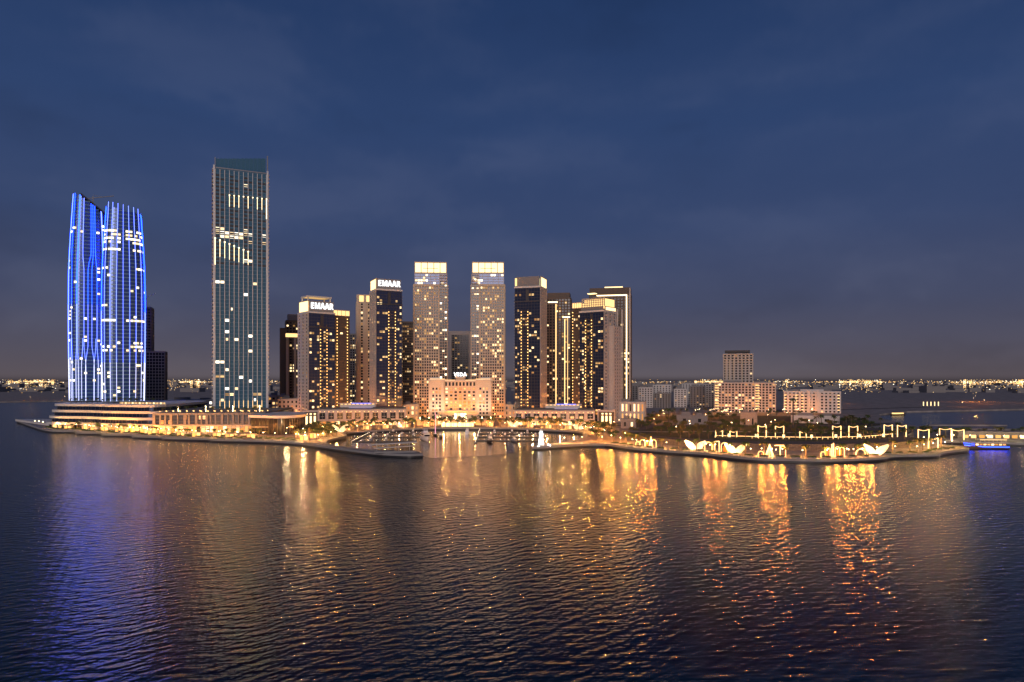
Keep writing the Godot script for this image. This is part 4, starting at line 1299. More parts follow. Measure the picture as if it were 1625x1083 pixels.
	for k in 9:
		g = Geo.new()
		g.box(Vector3(-36 + k * 9.0, 8.0, 7), Vector3(0.4, 0.4, 0.4))
		g.box(Vector3(-36 + k * 9.0, 6.9, 7), Vector3(0.12, 1.8, 0.12))
		part(t, "terrace_lamp", g, M.lantern)
		omni(t, Vector3(-36 + k * 9.0, 8.0, 7), 160.0, WARM)
	# the bright glazed restaurant on the quay
	t = thing("quay_pavilion", "long bright white glazed pavilion on the quay below the hotel", "pavilion", Vector3(-54, 3, -676), 2.0)
	f = side_face(32, 8, 0, "front")
	g = Geo.new()
	g.box(Vector3(0, 4.3, 0), Vector3(34, 0.5, 10))
	part(t, "roof", g, M.white)
	for k in 8: cell(t, f, 2.0 + k * 4.0, 2.0, 3.6, 3.6, -0.5, M.crown_white, "lit_pane")
	g = Geo.new()
	posts(g, f, 0, 32, 0, 4.1, 8, 0.25, 0.3)
	part(t, "mullions", g, M.white)

func pool(t: Node3D, at: Vector3) -> void:
	var g := Geo.new()
	g.box(at, Vector3(22, 0.5, 7))
	part(t, "lit_pool_light", g, M.pool)
	g = Geo.new()
	for s in [-1, 1]:
		g.box(at + Vector3(0, 0.2, s * 4.0), Vector3(24, 0.9, 0.9))
		g.box(at + Vector3(s * 11.6, 0.2, 0), Vector3(0.9, 0.9, 7.0))
	part(t, "pool_kerb", g, M.white)
	g = Geo.new()
	g.box(at + Vector3(-4, 4.2, -9), Vector3(40, 0.5, 5)); g.box(at + Vector3(-4, 2.0, -10), Vector3(36, 4.0, 0.4))
	part(t, "pool_pavilion", g, M.white)
	g = Geo.new()
	g.box(at + Vector3(0, 4.3, -6.3), Vector3(20, 0.7, 0.25))  # blue glow added up here, as the pool itself stays hidden
	part(t, "blue_light_strip", g, M.pool)
	for k in 9: cell(t, face(at, Vector3.RIGHT, Vector3.BACK), -20.0 + k * 4.0, 3.4, 2.4, 0.5, -7.0, M.led_warm, "pavilion_light")

var lamp0: Node3D
func lamp(at: Vector3, energy: float, c: Color, tall: float, label: String, group: String, wide := 0.16) -> void:
	var t := thing("promenade_lamp", label, "lamp", at, 0.0, group)
	mpart(t, "pole", lamp_pole, M.metal).scale = Vector3(1, tall, 1)
	mpart(t, "lantern", lamp_head, M.lantern).position = Vector3(0, tall + 0.1, 0)
	omni(t, Vector3(0, tall + 0.1, 0), energy, c, wide)

var lamp_pole: Mesh
var lamp_head: Mesh

func along(line: PackedVector2Array, step: float, off: float, start := 0.0) -> Array:
	var l := inset(line, off)
	var out := []
	var left := start
	for i in l.size() - 1:
		var len := l[i].distance_to(l[i + 1])
		while left < len:
			out.append(l[i].lerp(l[i + 1], left / len))
			left += step
		left -= len
	return out

func shell(at: Vector3, yaw: float, size: float, label: String) -> void:
	# a white canopy: two curved leaves that rise apart from one foot
	var t := thing("shell_canopy", label, "canopy", at, yaw, "white winged canopies on the quays")
	for s in [-1.0, 1.0]:
		var g := Geo.new()
		var n := 7
		var grid := []
		for i in n + 1:
			var row := []
			var u := float(i) / n
			for j in n + 1:
				var v := float(j) / n - 0.5
				var wide := 0.5 + 3.9 * sin(PI * clampf(pow(u, 0.8) * 0.86 + 0.1, 0.0, 1.0))
				var spine := Vector3(s * (0.4 + 6.6 * pow(u, 1.1)), 0.3 + 6.4 * pow(u, 0.95), -0.8 + 1.6 * u)
				row.append((spine + Vector3(s * 0.66, -0.70, 0.28) * (v * wide) + Vector3(0, 0, -0.9 * cos(v * PI) * sin(PI * u))) * size)
			grid.append(row)
		var th := Vector3(0, 0.06, -0.14) * size
		for i in n:
			for j in n:
				var a: Vector3 = grid[i][j]; var b: Vector3 = grid[i + 1][j]; var c: Vector3 = grid[i + 1][j + 1]; var d: Vector3 = grid[i][j + 1]
				if s > 0:
					g.quad(a + th, d + th, c + th, b + th); g.quad(a, b, c, d)
				else:
					g.quad(a + th, b + th, c + th, d + th); g.quad(a, d, c, b)
		for i in n:
			g.quad(grid[i][0], grid[i][0] + th, grid[i + 1][0] + th, grid[i + 1][0])
			g.quad(grid[i][n], grid[i + 1][n], grid[i + 1][n] + th, grid[i][n] + th)
			g.quad(grid[n][i], grid[n][i] + th, grid[n][i + 1] + th, grid[n][i + 1])
		part(t, "leaf", g, M.sail)
	var g := Geo.new()
	g.lathe(Vector3.ZERO, [Vector2(1.6 * size, 0), Vector2(1.3 * size, 0.5), Vector2(0.0, 0.55)], 10)
	part(t, "foot", g, M.white)
	g = Geo.new()
	g.lathe(Vector3(0, 1.3 * size, 1.6 * size), [Vector2(0.02, 0), Vector2(0.2, 0.15), Vector2(0.2, 0.3), Vector2(0.02, 0.42)], 8)
	part(t, "uplight", g, M.lantern)
	omni(t, Vector3(0, 1.3 * size + 0.2, 1.6 * size), 14.0 * size * size, PALE)

func arch(g: Geo, x: float, z: float, r: float, tall: float, thick: float) -> void:
	var pts := []
	var rad := []
	pts.append(Vector3(x - r, 0, z)); rad.append(thick)
	for k in 9:
		var a := PI - PI * k / 8
		pts.append(Vector3(x + cos(a) * r, tall - r + sin(a) * r, z)); rad.append(thick)
	pts.append(Vector3(x + r, 0, z)); rad.append(thick)
	g.tube(pts, rad, 5)

func light_arches(at: Vector3, yaw: float, set_: Array, label: String) -> void:
	var t := thing("light_arches", label, "light display", at, yaw, "festive light displays on the park quay")
	for a in set_:
		var g := Geo.new()
		match a[0]:
			"arch": arch(g, a[1], a[2], a[3], a[4], 0.17)
			"cone":
				for k in 7:
					var an := TAU * k / 7
					g.bar(Vector3(a[1] + cos(an) * a[3], 0, a[2] + sin(an) * a[3]), Vector3(a[1], a[4], a[2]), 0.28)
			"bar": g.bar(Vector3(a[1], a[4], a[2]), Vector3(a[1] + a[3], a[4] + 0.2, a[2]), 0.4)
			"post": g.bar(Vector3(a[1], 0, a[2]), Vector3(a[1], a[4], a[2]), 0.4)
			"panel":
				g.box(Vector3(a[1], a[4] / 2, a[2] - 0.8), Vector3(a[3], a[4], 0.3))
				part(t, "red_panel_light", g, M.led_red)
				continue
		part(t, "light_" + a[0], g, M.string_light)
	var g := Geo.new()
	g.box(Vector3(0, 0.12, 0), Vector3(17, 0.24, 5))
	part(t, "stage", g, M.white)
	for k in 3:  # lamps added to lay amber columns of light on the water
		var x := -6.0 + k * 6.0
		g = Geo.new()
		g.lathe(Vector3(x, 4.8, 1.8), [Vector2(0.02, 0), Vector2(0.2, 0.12), Vector2(0.2, 0.3), Vector2(0.02, 0.42)], 8)
		part(t, "added_lamp", g, M.lantern)
		g = Geo.new()
		g.bar(Vector3(x, 0.2, 1.8), Vector3(x, 4.8, 1.8), 0.08)
		part(t, "added_post", g, M.metal)
		omni(t, Vector3(x, 5.0, 1.8), 120.0, AMBER, 0.42)

func light_frame(at: Vector3, w: float, h: float, label: String, yaw := 0.0) -> void:
	var t := thing("light_gateway", label, "light gateway", at, yaw, "square light gateways in the park")
	var g := Geo.new()
	g.bar(Vector3(-w / 2, 0, 0), Vector3(-w / 2, h, 0), 0.42)
	part(t, "light_post", g, M.string_light)
	g = Geo.new()
	g.bar(Vector3(w / 2, 0, 0), Vector3(w / 2, h, 0), 0.42)
	part(t, "light_post", g, M.string_light)
	g = Geo.new()
	for k in 6:
		var a := float(k) / 6
		var b := float(k + 1) / 6
		g.bar(Vector3(-w / 2 + w * a, h - 0.9 * sin(PI * a), 0), Vector3(-w / 2 + w * b, h - 0.9 * sin(PI * b), 0), 0.26)
	part(t, "light_garland", g, M.string_light)

func hull(L: float, beam: float, tall: float) -> Geo:
	# bow towards +x
	var g := Geo.new()
	var n := 10
	var rows := []
	for i in n + 1:
		var u := float(i) / n
		var half := beam / 2 * (1.0 if u < 0.5 else cos((u - 0.5) * PI * 0.96)) * (0.86 + 0.14 * minf(u * 4, 1.0))
		var sheer := tall * (1.0 + 0.35 * u * u)
		var x := -L / 2 + L * u
		rows.append([Vector3(x, sheer, half), Vector3(x - 0.03 * L * u, sheer * 0.35, half * 0.86), Vector3(x - 0.08 * L * u, -tall * 0.3, half * 0.3), Vector3(x - 0.08 * L * u, -tall * 0.3, -half * 0.3), Vector3(x - 0.03 * L * u, sheer * 0.35, -half * 0.86), Vector3(x, sheer, -half)])
	for i in n:
		for k in 5: g.quad(rows[i][k + 1], rows[i + 1][k + 1], rows[i + 1][k], rows[i][k])
		g.quad(rows[i][0], rows[i + 1][0], rows[i + 1][5], rows[i][5])
	var a: Array = rows[0]
	for k in range(1, 5): g.tri(a[0], a[k + 1], a[k])
	return g

func yacht(at: Vector3, yaw: float, L: float, label: String, hull_mat: Material) -> void:
	var t := thing("motor_yacht", label, "boat", at, yaw, "boats moored in the marina")
	part(t, "hull", hull(L, L * 0.27, L * 0.11), hull_mat)
	var g := Geo.new()
	var y := L * 0.12
	g.ob(Vector3(-L * 0.08, y + L * 0.06, 0), Vector3(L * 0.26, 0, 0), Vector3(L * 0.02, L * 0.06, 0), Vector3(0, 0, L * 0.095))
	part(t, "cabin", g, M.hull)
	g = Geo.new()
	for s in [-1, 1]: g.box(Vector3(-L * 0.08, y + L * 0.075, s * L * 0.097), Vector3(L * 0.42, L * 0.045, 0.06))
	g.ob(Vector3(L * 0.19, y + L * 0.07, 0), Vector3(0.05, 0, 0), Vector3(-L * 0.02, L * 0.04, 0), Vector3(0, 0, L * 0.085))
	part(t, "cabin_window", g, M.glass_dark)
	g = Geo.new()
	g.box(Vector3(-L * 0.12, y + L * 0.14, 0), Vector3(L * 0.34, L * 0.02, L * 0.17))
	g.box(Vector3(-L * 0.02, y + L * 0.175, 0), Vector3(L * 0.03, L * 0.05, L * 0.14))
	g.bar(Vector3(-L * 0.2, y + L * 0.15, 0), Vector3(-L * 0.22, y + L * 0.26, 0), 0.12)
	g.box(Vector3(-L * 0.17, y + L * 0.24, 0), Vector3(L * 0.2, L * 0.012, L * 0.16))
	for s in [-1, 1]: g.bar(Vector3(-L * 0.1, y + L * 0.15, s * L * 0.07), Vector3(-L * 0.12, y + L * 0.24, s * L * 0.07), 0.1)
	part(t, "flybridge", g, M.hull)
	g = Geo.new()
	g.box(Vector3(-L * 0.25, y + L * 0.125, 0), Vector3(0.4, 0.12, 0.4))
	part(t, "deck_light", g, M.bulb)

func waterfront() -> void:
	var p := Geo.new()
	p.lathe(Vector3.ZERO, [Vector2(0.16, 0), Vector2(0.12, 0.05), Vector2(0.07, 0.06), Vector2(0.05, 1.0)], 6)
	lamp_pole = p.mesh()
	p = Geo.new()
	p.lathe(Vector3.ZERO, [Vector2(0.02, -0.2), Vector2(0.21, -0.14), Vector2(0.23, 0.08), Vector2(0.02, 0.22)], 8)
	lamp_head = p.mesh()
	var west := curve(shore_west)
	var basin := curve(shore_basin)
	var east := curve(shore_east)
	var y := 3.06
	var strung := func(line: PackedVector2Array, step: float, off: float, start: float, stop: Callable, energy: float, c: Color, tall: float, label: String, group: String, wide: float) -> void:
		var at := []
		for q in along(line, step, off, start):
			if stop.call(q): break
			at.append(Vector3(q.x, y, q.y))
		at = by_side(at)
		for i in at.size(): lamp(at[i], energy, c, tall, label % nth(i), group, wide)
	strung.call(west, 11.0, 10.0, 160.0, func(q): return q.x > -150, 130.0, WARM, 5.0, "%s slim lamp from the left along the outer edge of the western quay", "lamps of the western quay", 0.16)
	strung.call(west, 13.0, 21.0, 166.0, func(q): return q.x > -190, 330.0, AMBER, 4.4, "%s slim lamp from the left in the row before the western shops", "lamps before the western shops", 0.16)
	lamp(Vector3(-176, y, -533), 190.0, PALE, 9.0, "tall bright mast lamp at the breakwater root, nearer the glass store", "tall mast lamps on the breakwater root", 0.42)
	lamp(Vector3(-160, y, -522), 190.0, PALE, 9.0, "tall bright mast lamp at the breakwater root, nearer the basin", "tall mast lamps on the breakwater root", 0.42)
	strung.call(basin, 15.0, 7.0, 130.0, func(q): return q.x > 40 and q.y > -590, 190.0, WARM, 4.4, "%s slim lamp from the left along the inner marina quay", "lamps of the marina quay", 0.42)
	strung.call(basin, 17.0, 22.0, 150.0, func(q): return q.x > 40 and q.y > -600, 480.0, AMBER, 4.8, "%s slim lamp from the left in the row before the marina arcades", "lamps before the marina arcades", 0.16)
	strung.call(east, 15.0, 9.0, 16.0, func(q): return q.x > 305, 300.0, WARM, 4.4, "%s slim lamp from the left along the curving park quay", "lamps of the park quay", 0.16)
	for k in 10:
		lamp(Vector3(328 + k * 11.0, y, -526 + k * 2.5), 110.0, PALE, 4.0, "%s slim lamp from the left on the boat quay at the far right" % nth(k), "lamps of the boat quay")
	var among := []  # those on the raised terrace are added to brighten its dark trees
	for a in [[66, -520], [74, -508], [84, -500], [60, -580], [76, -560], [88, -530], [72, -600], [92, -620], [84, -650], [100, -670], [110, -700], [150, -770], [170, -790], [200, -800], [230, -810], [260, -820], [185, -830], [215, -840], [245, -850], [150, -720], [190, -735], [300, -800], [330, -740], [270, -700], [130, -540], [150, -575], [172, -545], [190, -590], [208, -560], [228, -600], [246, -555], [262, -585], [280, -540], [160, -615], [215, -620], [270, -620]]: among.append(Vector3(a[0], 7.4 if a[0] > 120 and a[1] > -632 else 3.1, a[1]))
	among = by_side(among)
	for i in among.size(): lamp(among[i], 260.0 if among[i].x < 112 and among[i].z > -690 else 230.0, AMBER, 5.0, "%s slim lamp from the left among the trees of the park" % nth(i), "lamps among the park trees", 0.42 if among[i].x < 112 and among[i].z > -690 else 0.16)
	var foot_lamps := []  # lamps added to turn the tower feet golden
	for k in 9:
		foot_lamps.append(Vector3(-236 + k * 15.0, 3.0, -743 - (k % 3) * 3.0))
		if k < 8: foot_lamps.append(Vector3(-2 + k * 14.0, 3.0, -743 - (k % 3) * 3.0))
	for k in 8: foot_lamps.append(Vector3(-128 + k * 18.0, 3.0, -800 - (k % 2) * 8.0))
	by_side(foot_lamps)
	for i in foot_lamps.size(): lamp(foot_lamps[i], 430.0, AMBER, 6.0, "%s added lamp from the left behind the arcades, lighting the tower feet" % nth(i), "added lamps between the towers")
	# festive displays on the park quay
	light_arches(Vector3(92, y, -470), -40.0, [["arch", -6, 0, 1.6, 3.6], ["arch", -2.4, 0, 1.9, 5.0], ["panel", 0.5, 0, 2.0, 3.6], ["arch", 1.8, 0.4, 1.7, 4.6], ["cone", 4.2, 0, 1.5, 7.5], ["arch", 6.4, 0, 1.8, 5.6]], "cluster of light arches with a tall point, near the lighthouse end of the park quay")
	light_arches(Vector3(132, y, -441), -32.0, [["arch", -5, 0, 2.4, 6.0], ["bar", -1.0, 0, 3.0, 6.6], ["post", -1.0, 0, 0, 6.6], ["post", 2.0, 0, 0, 6.6], ["arch", 5.5, 0, 2.2, 6.2], ["panel", 5.5, 0, 2.0, 3.6]], "light arches between the pair of white winged canopies")
	light_arches(Vector3(157, y, -413), -8.0, [["arch", -6, 0, 1.6, 3.2], ["panel", -4.4, 0, 1.6, 2.4], ["cone", -1.0, 0, 2.6, 7.6], ["bar", 2.0, 0, 5.4, 6.8], ["post", 5.2, 0, 0, 6.8], ["arch", 6.8, 0, 1.5, 6.4]], "light display with a bright tree-shaped cone on the park quay")
	light_arches(Vector3(196, y, -413), 5.0, [["arch", -8, 0, 1.4, 3.0], ["arch", -5.2, 0, 1.7, 6.0], ["panel", -5.2, 0, 1.8, 4.4], ["post", -2.4, 0, 0, 7.6], ["post", -1.4, 0, 0, 8.2], ["arch", 1.2, 0, 1.4, 6.0], ["arch", 4.0, 0, 1.5, 5.6], ["panel", 2.6, 0, 3.0, 4.0]], "largest light display with twin tall posts on the park quay")
	light_arches(Vector3(211, y, -413), 10.0, [["arch", 0, 0, 3.4, 4.6], ["arch", 0, 1.2, 3.9, 5.2]], "wide double light arch beside the last winged canopy")
	shell(Vector3(-152, y, -602), 25.0, 1.0, "white winged canopy at the corner of the inner basin, lit from below")
	shell(Vector3(-108, y, -664), 5.0, 0.9, "white winged canopy at the left end of the marina quay")
	shell(Vector3(2, y, -668), 0.0, 0.95, "white winged canopy on the quay right of the hotel")
	shell(Vector3(62, y, -634), -20.0, 0.95, "white winged canopy beyond the lighthouse on the inner quay")
	shell(Vector3(121, y, -450), -20.0, 0.95, "left one of the white winged canopies flanking the park arches")
	shell(Vector3(141, y, -430), -25.0, 0.95, "right one of the white winged canopies flanking the park arches")
	shell(Vector3(224, y, -420), -14.0, 1.0, "white winged canopy at the last bend of the park quay")
	# light gateways on the garden terrace
	var names := ["first", "second", "third", "fourth", "fifth", "sixth", "seventh", "eighth", "ninth"]
	var frames := [[153, 5.0, 4.6], [163, 5.0, 4.4], [183, 6.0, 8.6], [195, 6.0, 8.4], [211, 4.6, 4.6], [236, 6.0, 8.6], [249, 6.4, 8.4], [277, 6.0, 9.0], [288, 6.4, 8.6]]
	for i in frames.size():
		light_frame(Vector3(frames[i][0], 7.4, -493 - absf(frames[i][0] - 220) * 0.16), frames[i][1], frames[i][2], "%s square light gateway from the left on the garden terrace" % names[i])
	light_frame(Vector3(306, 3.1, -507), 8.0, 9.5, "tall square light gateway behind the quay steps at the park's end")
	light_frame(Vector3(286, 3.1, -463), 6.4, 7.0, "square light gateway low on the quay at the park's end")
	light_frame(Vector3(333, 3.1, -524), 9.0, 9.0, "light gateway on the boat quay, nearer the park")
	light_frame(Vector3(344, 3.1, -526), 9.0, 8.0, "light gateway on the boat quay, above the blue-lit boat")
	var t := thing("light_garland", "low garland of lights on stub posts along the garden terrace edge", "string lights", Vector3(0, 7.4, 0))
	var gl := curve([Vector2(148, -497), Vector2(185, -486), Vector2(220, -482), Vector2(255, -490), Vector2(285, -512)], 6)
	for i in gl.size() - 1:
		var g := Geo.new()
		g.bar(Vector3(gl[i].x, 1.5, gl[i].y), Vector3(gl[i + 1].x, 1.5, gl[i + 1].y), 0.22)
		g.bar(Vector3(gl[i].x, 0, gl[i].y), Vector3(gl[i].x, 1.5, gl[i].y), 0.16)
		part(t, "light_string", g, M.string_light)
	for k in 7:
		var g := Geo.new()
		g.box(Vector3(160 + k * 19, 1.2, -494 + absf(k - 3) * -3.0), Vector3(1.3, 2.2, 1.3))
		part(t, "light_cube", g, M.crown_white)
	lighthouse()
	breakwater()
	marina()
	dhow()
	# tall mast dressed as a palm
	t = thing("palm_mast", "very tall dark mast dressed as a palm, standing over the park", "mast", Vector3(232, 7.2, -563))
	var g := Geo.new()
	g.tube([Vector3.ZERO, Vector3(0, 14, 0), Vector3(0, 27, 0)], [0.7, 0.55, 0.42], 8)
	part(t, "trunk", g, M.dark)
	mpart(t, "crown", palm_crown(3.4, 20), M.leaf).position = Vector3(0, 26.6, 0)
	t = thing("palm_mast", "shorter dark mast dressed as a palm, left part of the park", "mast", Vector3(138, 3.2, -600))
	g = Geo.new()
	g.tube([Vector3.ZERO, Vector3(0, 9, 0), Vector3(0, 21, 0)], [0.6, 0.5, 0.4], 8)
	part(t, "trunk", g, M.dark)
	mpart(t, "crown", palm_crown(3.8, 20), M.leaf).position = Vector3(0, 20.6, 0)
	# parasols over the terraces
	var par := thing("parasol", "cream parasol among the cafe terraces of the western quay", "parasol", Vector3(-300, y, -572), 0.0, "cream parasols of the western cafe terraces")
	g = Geo.new()
	g.lathe(Vector3.ZERO, [Vector2(2.0, 2.3), Vector2(0.06, 3.1)], 8)
	g.lathe(Vector3(0, -0.05, 0), [Vector2(0.06, 3.1), Vector2(2.0, 2.3)], 8)
	part(par, "canopy", g, M.canvas)
	g = Geo.new()
	g.lathe(Vector3.ZERO, [Vector2(0.4, 0), Vector2(0.06, 0.1), Vector2(0.05, 3.0)], 6)
	part(par, "pole", g, M.metal)
	var shades := []
	for row in [[16.0, 8.0], [19.5, 9.5]]:
		for q in along(west, row[1], row[0], 168.0):
			if q.x > -200: break
			if rng.randf() < 0.3: continue
			shades.append(Vector3(q.x + rng.randf(), y, q.y + rng.randf()))
	shades = by_side(shades)
	for i in shades.size():
		var label := "%s cream parasol from the left on the western cafe terraces" % nth(i)
		if i > 0: copy(par, "parasol", shades[i], rng.randf() * 40, 1.0, label)
		else:
			par.position = shades[0]
			par.set_meta("label", label)
	# little glazed kiosks and clipped hedges in planters along the quays
	var kiosk := thing("cafe_kiosk", "glazed kiosk", "kiosk", Vector3.ZERO, 0.0, "glazed kiosks along the quays")
	g = Geo.new()
	g.box(Vector3(0, 3.35, 0), Vector3(7.4, 0.3, 5.4)); g.box(Vector3(0, 0.12, 0), Vector3(7.0, 0.24, 5.0))
	part(kiosk, "roof", g, M.sand_stone)
	g = Geo.new()
	for sx in [-1, 0, 1]:
		for sz in [-1, 1]: g.box(Vector3(sx * 3.2, 1.7, sz * 2.2), Vector3(0.28, 3.1, 0.28))
	part(kiosk, "posts", g, M.brown)
	for s in [-1, 1]:
		var pane := mpart(kiosk, "lit_pane", sized(Vector3(2.6, 2.5, 0.1)), M.shop[1 if s > 0 else 0])
		pane.position = Vector3(s * 1.6, 1.6, 1.6)
	g = Geo.new()
	g.box(Vector3(0, 1.7, -1.2), Vector3(6.2, 3.0, 1.6))
	part(kiosk, "back_room", g, M.beige)
	var spots := []
	for q in along(west, 19.0, 14.5, 180.0):
		if q.x > -195: break
		spots.append([Vector3(q.x, y, q.y), "%s glazed kiosk from the left on the western quay"])
	var first := spots.size()
	for q in along(basin, 21.0, 18.5, 150.0):
		if q.x > 40 and q.y > -600: break
		spots.append([Vector3(q.x, y, q.y), "%s glazed kiosk from the left along the marina quay"])
	for i in spots.size():
		copy(kiosk, "cafe_kiosk", spots[i][0], rng.randf_range(5, 30) if i < first else rng.randf_range(-15, 15), 1.0, spots[i][1] % nth(i if i < first else i - first))
	kiosk.free()
	var hedge := thing("planter", "clipped hedge", "planter", Vector3.ZERO, 0.0, "hedge planters along the quays")
	g = Geo.new()
	g.box(Vector3(0, 0.3, 0), Vector3(5.0, 0.6, 1.2))
	part(hedge, "box", g, M.quay)
	mpart(hedge, "hedge", leafy_crown(1.0, 0.9, 150, 5), M.leaf).transform = Transform3D(Basis.from_scale(Vector3(2.4, 0.7, 0.6)), Vector3(0, 0.95, 0))
	var rows := []
	for off in [6.5, 15.0]:
		for q in along(west, 8.5, off, 160.0):
			if q.x > -165: break
			rows.append(Vector3(q.x, y, q.y))
	by_side(rows)
	for i in rows.size(): copy(hedge, "planter", rows[i], rng.randf_range(0, 40), 1.0, "%s hedge planter from the left on the western quay" % nth(i))
	rows = []
	for q in along(east, 9.0, 6.0, 70.0):
		if q.x > 300: break
		rows.append(Vector3(q.x, y, q.y))
	by_side(rows)
	for i in rows.size(): copy(hedge, "planter", rows[i], rng.randf_range(-30, 30), 1.0, "%s hedge planter from the left along the park quay" % nth(i))
	hedge.free()
	# boat quay pavilion
	t = thing("quay_pavilion", "low pavilion with bright glazed front on the boat quay at the far right", "pavilion", Vector3(400, 3, -540), -6.0)
	var f := side_face(90, 10, 0, "front")
	g = Geo.new()
	g.box(Vector3(0, 5.2, 0), Vector3(92, 0.8, 12)); g.box(Vector3(0, 2.5, -1.5), Vector3(90, 5, 7))
	part(t, "roof_and_back", g, M.grey)
	for k in 15: cell(t, f, 3.0 + k * 6.0, 1.9, 4.0, 2.4, 2.1, M.shop[k % 4], "lit_pane")

func lighthouse() -> void:
	var t := thing("lighthouse", "white tapering lighthouse on the tip of the right breakwater", "lighthouse", Vector3(20.5, 3.35, -479), 22.0)
	var g := Geo.new()
	g.lathe(Vector3.ZERO, [Vector2(2.5, 0), Vector2(2.5, 0.5), Vector2(2.2, 0.55), Vector2(1.55, 7.6), Vector2(1.2, 7.7)], 8)
	part(t, "tower", g, M.white)
	g = Geo.new()
	g.lathe(Vector3.ZERO, [Vector2(1.2, 7.6), Vector2(2.1, 8.0), Vector2(2.1, 8.3), Vector2(1.1, 8.32)], 8)
	for k in 8: g.bar(Vector3(cos(TAU * k / 8) * 2.0, 8.3, sin(TAU * k / 8) * 2.0), Vector3(cos(TAU * k / 8) * 2.0, 9.2, sin(TAU * k / 8) * 2.0), 0.1)
	part(t, "gallery", g, M.white)
	g = Geo.new()
	g.lathe(Vector3.ZERO, [Vector2(1.05, 8.3), Vector2(1.05, 10.2)], 8)
	part(t, "lantern_light", g, M.sign)
	g = Geo.new()
	g.lathe(Vector3.ZERO, [Vector2(1.35, 10.2), Vector2(1.3, 10.5), Vector2(0.5, 11.8), Vector2(0.15, 12.1), Vector2(0.1, 13.0), Vector2(0.0, 13.2)], 8)
	part(t, "cap", g, M.white)
	for k in 3:
		g = Geo.new()
		g.box(Vector3(0, 2.0 + k * 2.0, 2.06 - k * 0.17), Vector3(0.5, 0.9, 0.2))
		part(t, "window", g, M.glass_dark)
	for a in [[-4.5, 5.5], [4.5, 5.0], [6.5, -2.0], [-6.5, -1.0]]:
		g = Geo.new()
		g.box(Vector3(a[0], 0.3, a[1]), Vector3(0.4, 0.4, 0.4))
		part(t, "floodlight", g, M.lamp_white)
		spot(t, Vector3(a[0], 0.7, a[1]), Vector3(0, 6.0, 0), 320.0, Color(0.94, 0.97, 1.0), 40.0)

func breakwater() -> void:
	# open frames and low walls at the tip of the left breakwater
	var t := thing("pier_pergola", "grey open pergola roofs on slim posts at the tip of the left breakwater", "pergola", Vector3(-78, 3.3, -440), 14.0)
	var g := Geo.new()
	g.ob(Vector3(2, 5.0, -3), Vector3(15, 0.5, 0), Vector3(0, 0.2, 0), Vector3(0, 0, 2.2))
	part(t, "roof", g, M.white)
	g = Geo.new()
	g.ob(Vector3(2, 3.0, 1.0), Vector3(13, 0.5, 0), Vector3(0, 0.18, 0), Vector3(0, 0, 1.6))
	part(t, "roof", g, M.white)
	for x in [-9.0, -2.0, 5.0, 12.0, 15.5]:
		g = Geo.new()
		g.bar(Vector3(x, 0, -1.6), Vector3(x, 5.2, -1.6), 0.22)
		part(t, "post", g, M.white)
	t = thing("pier_wall", "low pale bench wall along the left breakwater tip", "wall", Vector3(-74, 3.35, -432), 10.0)
	g = Geo.new()
	g.box(Vector3(0, 0.5, 0), Vector3(26, 1.0, 1.2)); g.box(Vector3(0, 1.06, 0), Vector3(26.4, 0.12, 1.5))
	part(t, "bench", g, M.quay)
	# the pale spur at the far left
	t = thing("spur_deck", "long pale spur deck pointing out over the water at the far left", "deck", Vector3(-478, 3.0, -678), 0.0)
	g = Geo.new()
	g.prism(PackedVector2Array([Vector2(-74, -80), Vector2(44, 22), Vector2(60, 8), Vector2(-40, -84)]), 0.4, 2.4)
	part(t, "deck_slab", g, M.white)
	for k in 8:
		g = Geo.new()
		g.box(Vector3(-30 + k * 10.0, 2.7, -48 + k * 8.2), Vector3(0.4, 0.5, 0.4))
		part(t, "deck_lamp", g, M.lantern)
		if k > 2: omni(t, Vector3(-30 + k * 10.0, 2.75, -48 + k * 8.2), 25.0, WARM)

func pontoon(a: Vector2, b: Vector2, fingers: float, label: String) -> void:
	var t := thing("pontoon", label, "pontoon", Vector3(0, SEA, 0), 0.0, "floating pontoons of the marina")
	var g := Geo.new()
	var A := Vector3(a.x, 0.35, a.y)
	var B := Vector3(b.x, 0.35, b.y)
	g.bar(A, B, 2.2, 0.6)
	part(t, "walkway", g, M.dock)
	var n := int(a.distance_to(b) / 6.0)
	var side := Vector3((b - a).y, 0, -(b - a).x).normalized()
	var fg := Geo.new()
	var lg := Geo.new()
	var pg := Geo.new()
	for k in n + 1:
		var q := A.lerp(B, float(k) / maxi(n, 1))
		if fingers > 0:
			fg.bar(q + side * 1.1, q + side * (1.1 + fingers), 0.7, 0.5)
			pg.bar(q + side * (1.0 + fingers) - Vector3(0, 1.5, 0), q + side * (1.0 + fingers) + Vector3(0, 2.2, 0), 0.3)
		lg.box(q + Vector3(0, 1.1, 0), Vector3(0.22, 0.22, 0.22))
		pg.bar(q, q + Vector3(0, 1.0, 0), 0.16)
	if fingers > 0: part(t, "fingers", fg, M.dock)
	part(t, "dock_light", lg, M.dock_lamp, "stuff")
	part(t, "piles", pg, M.dark, "stuff")

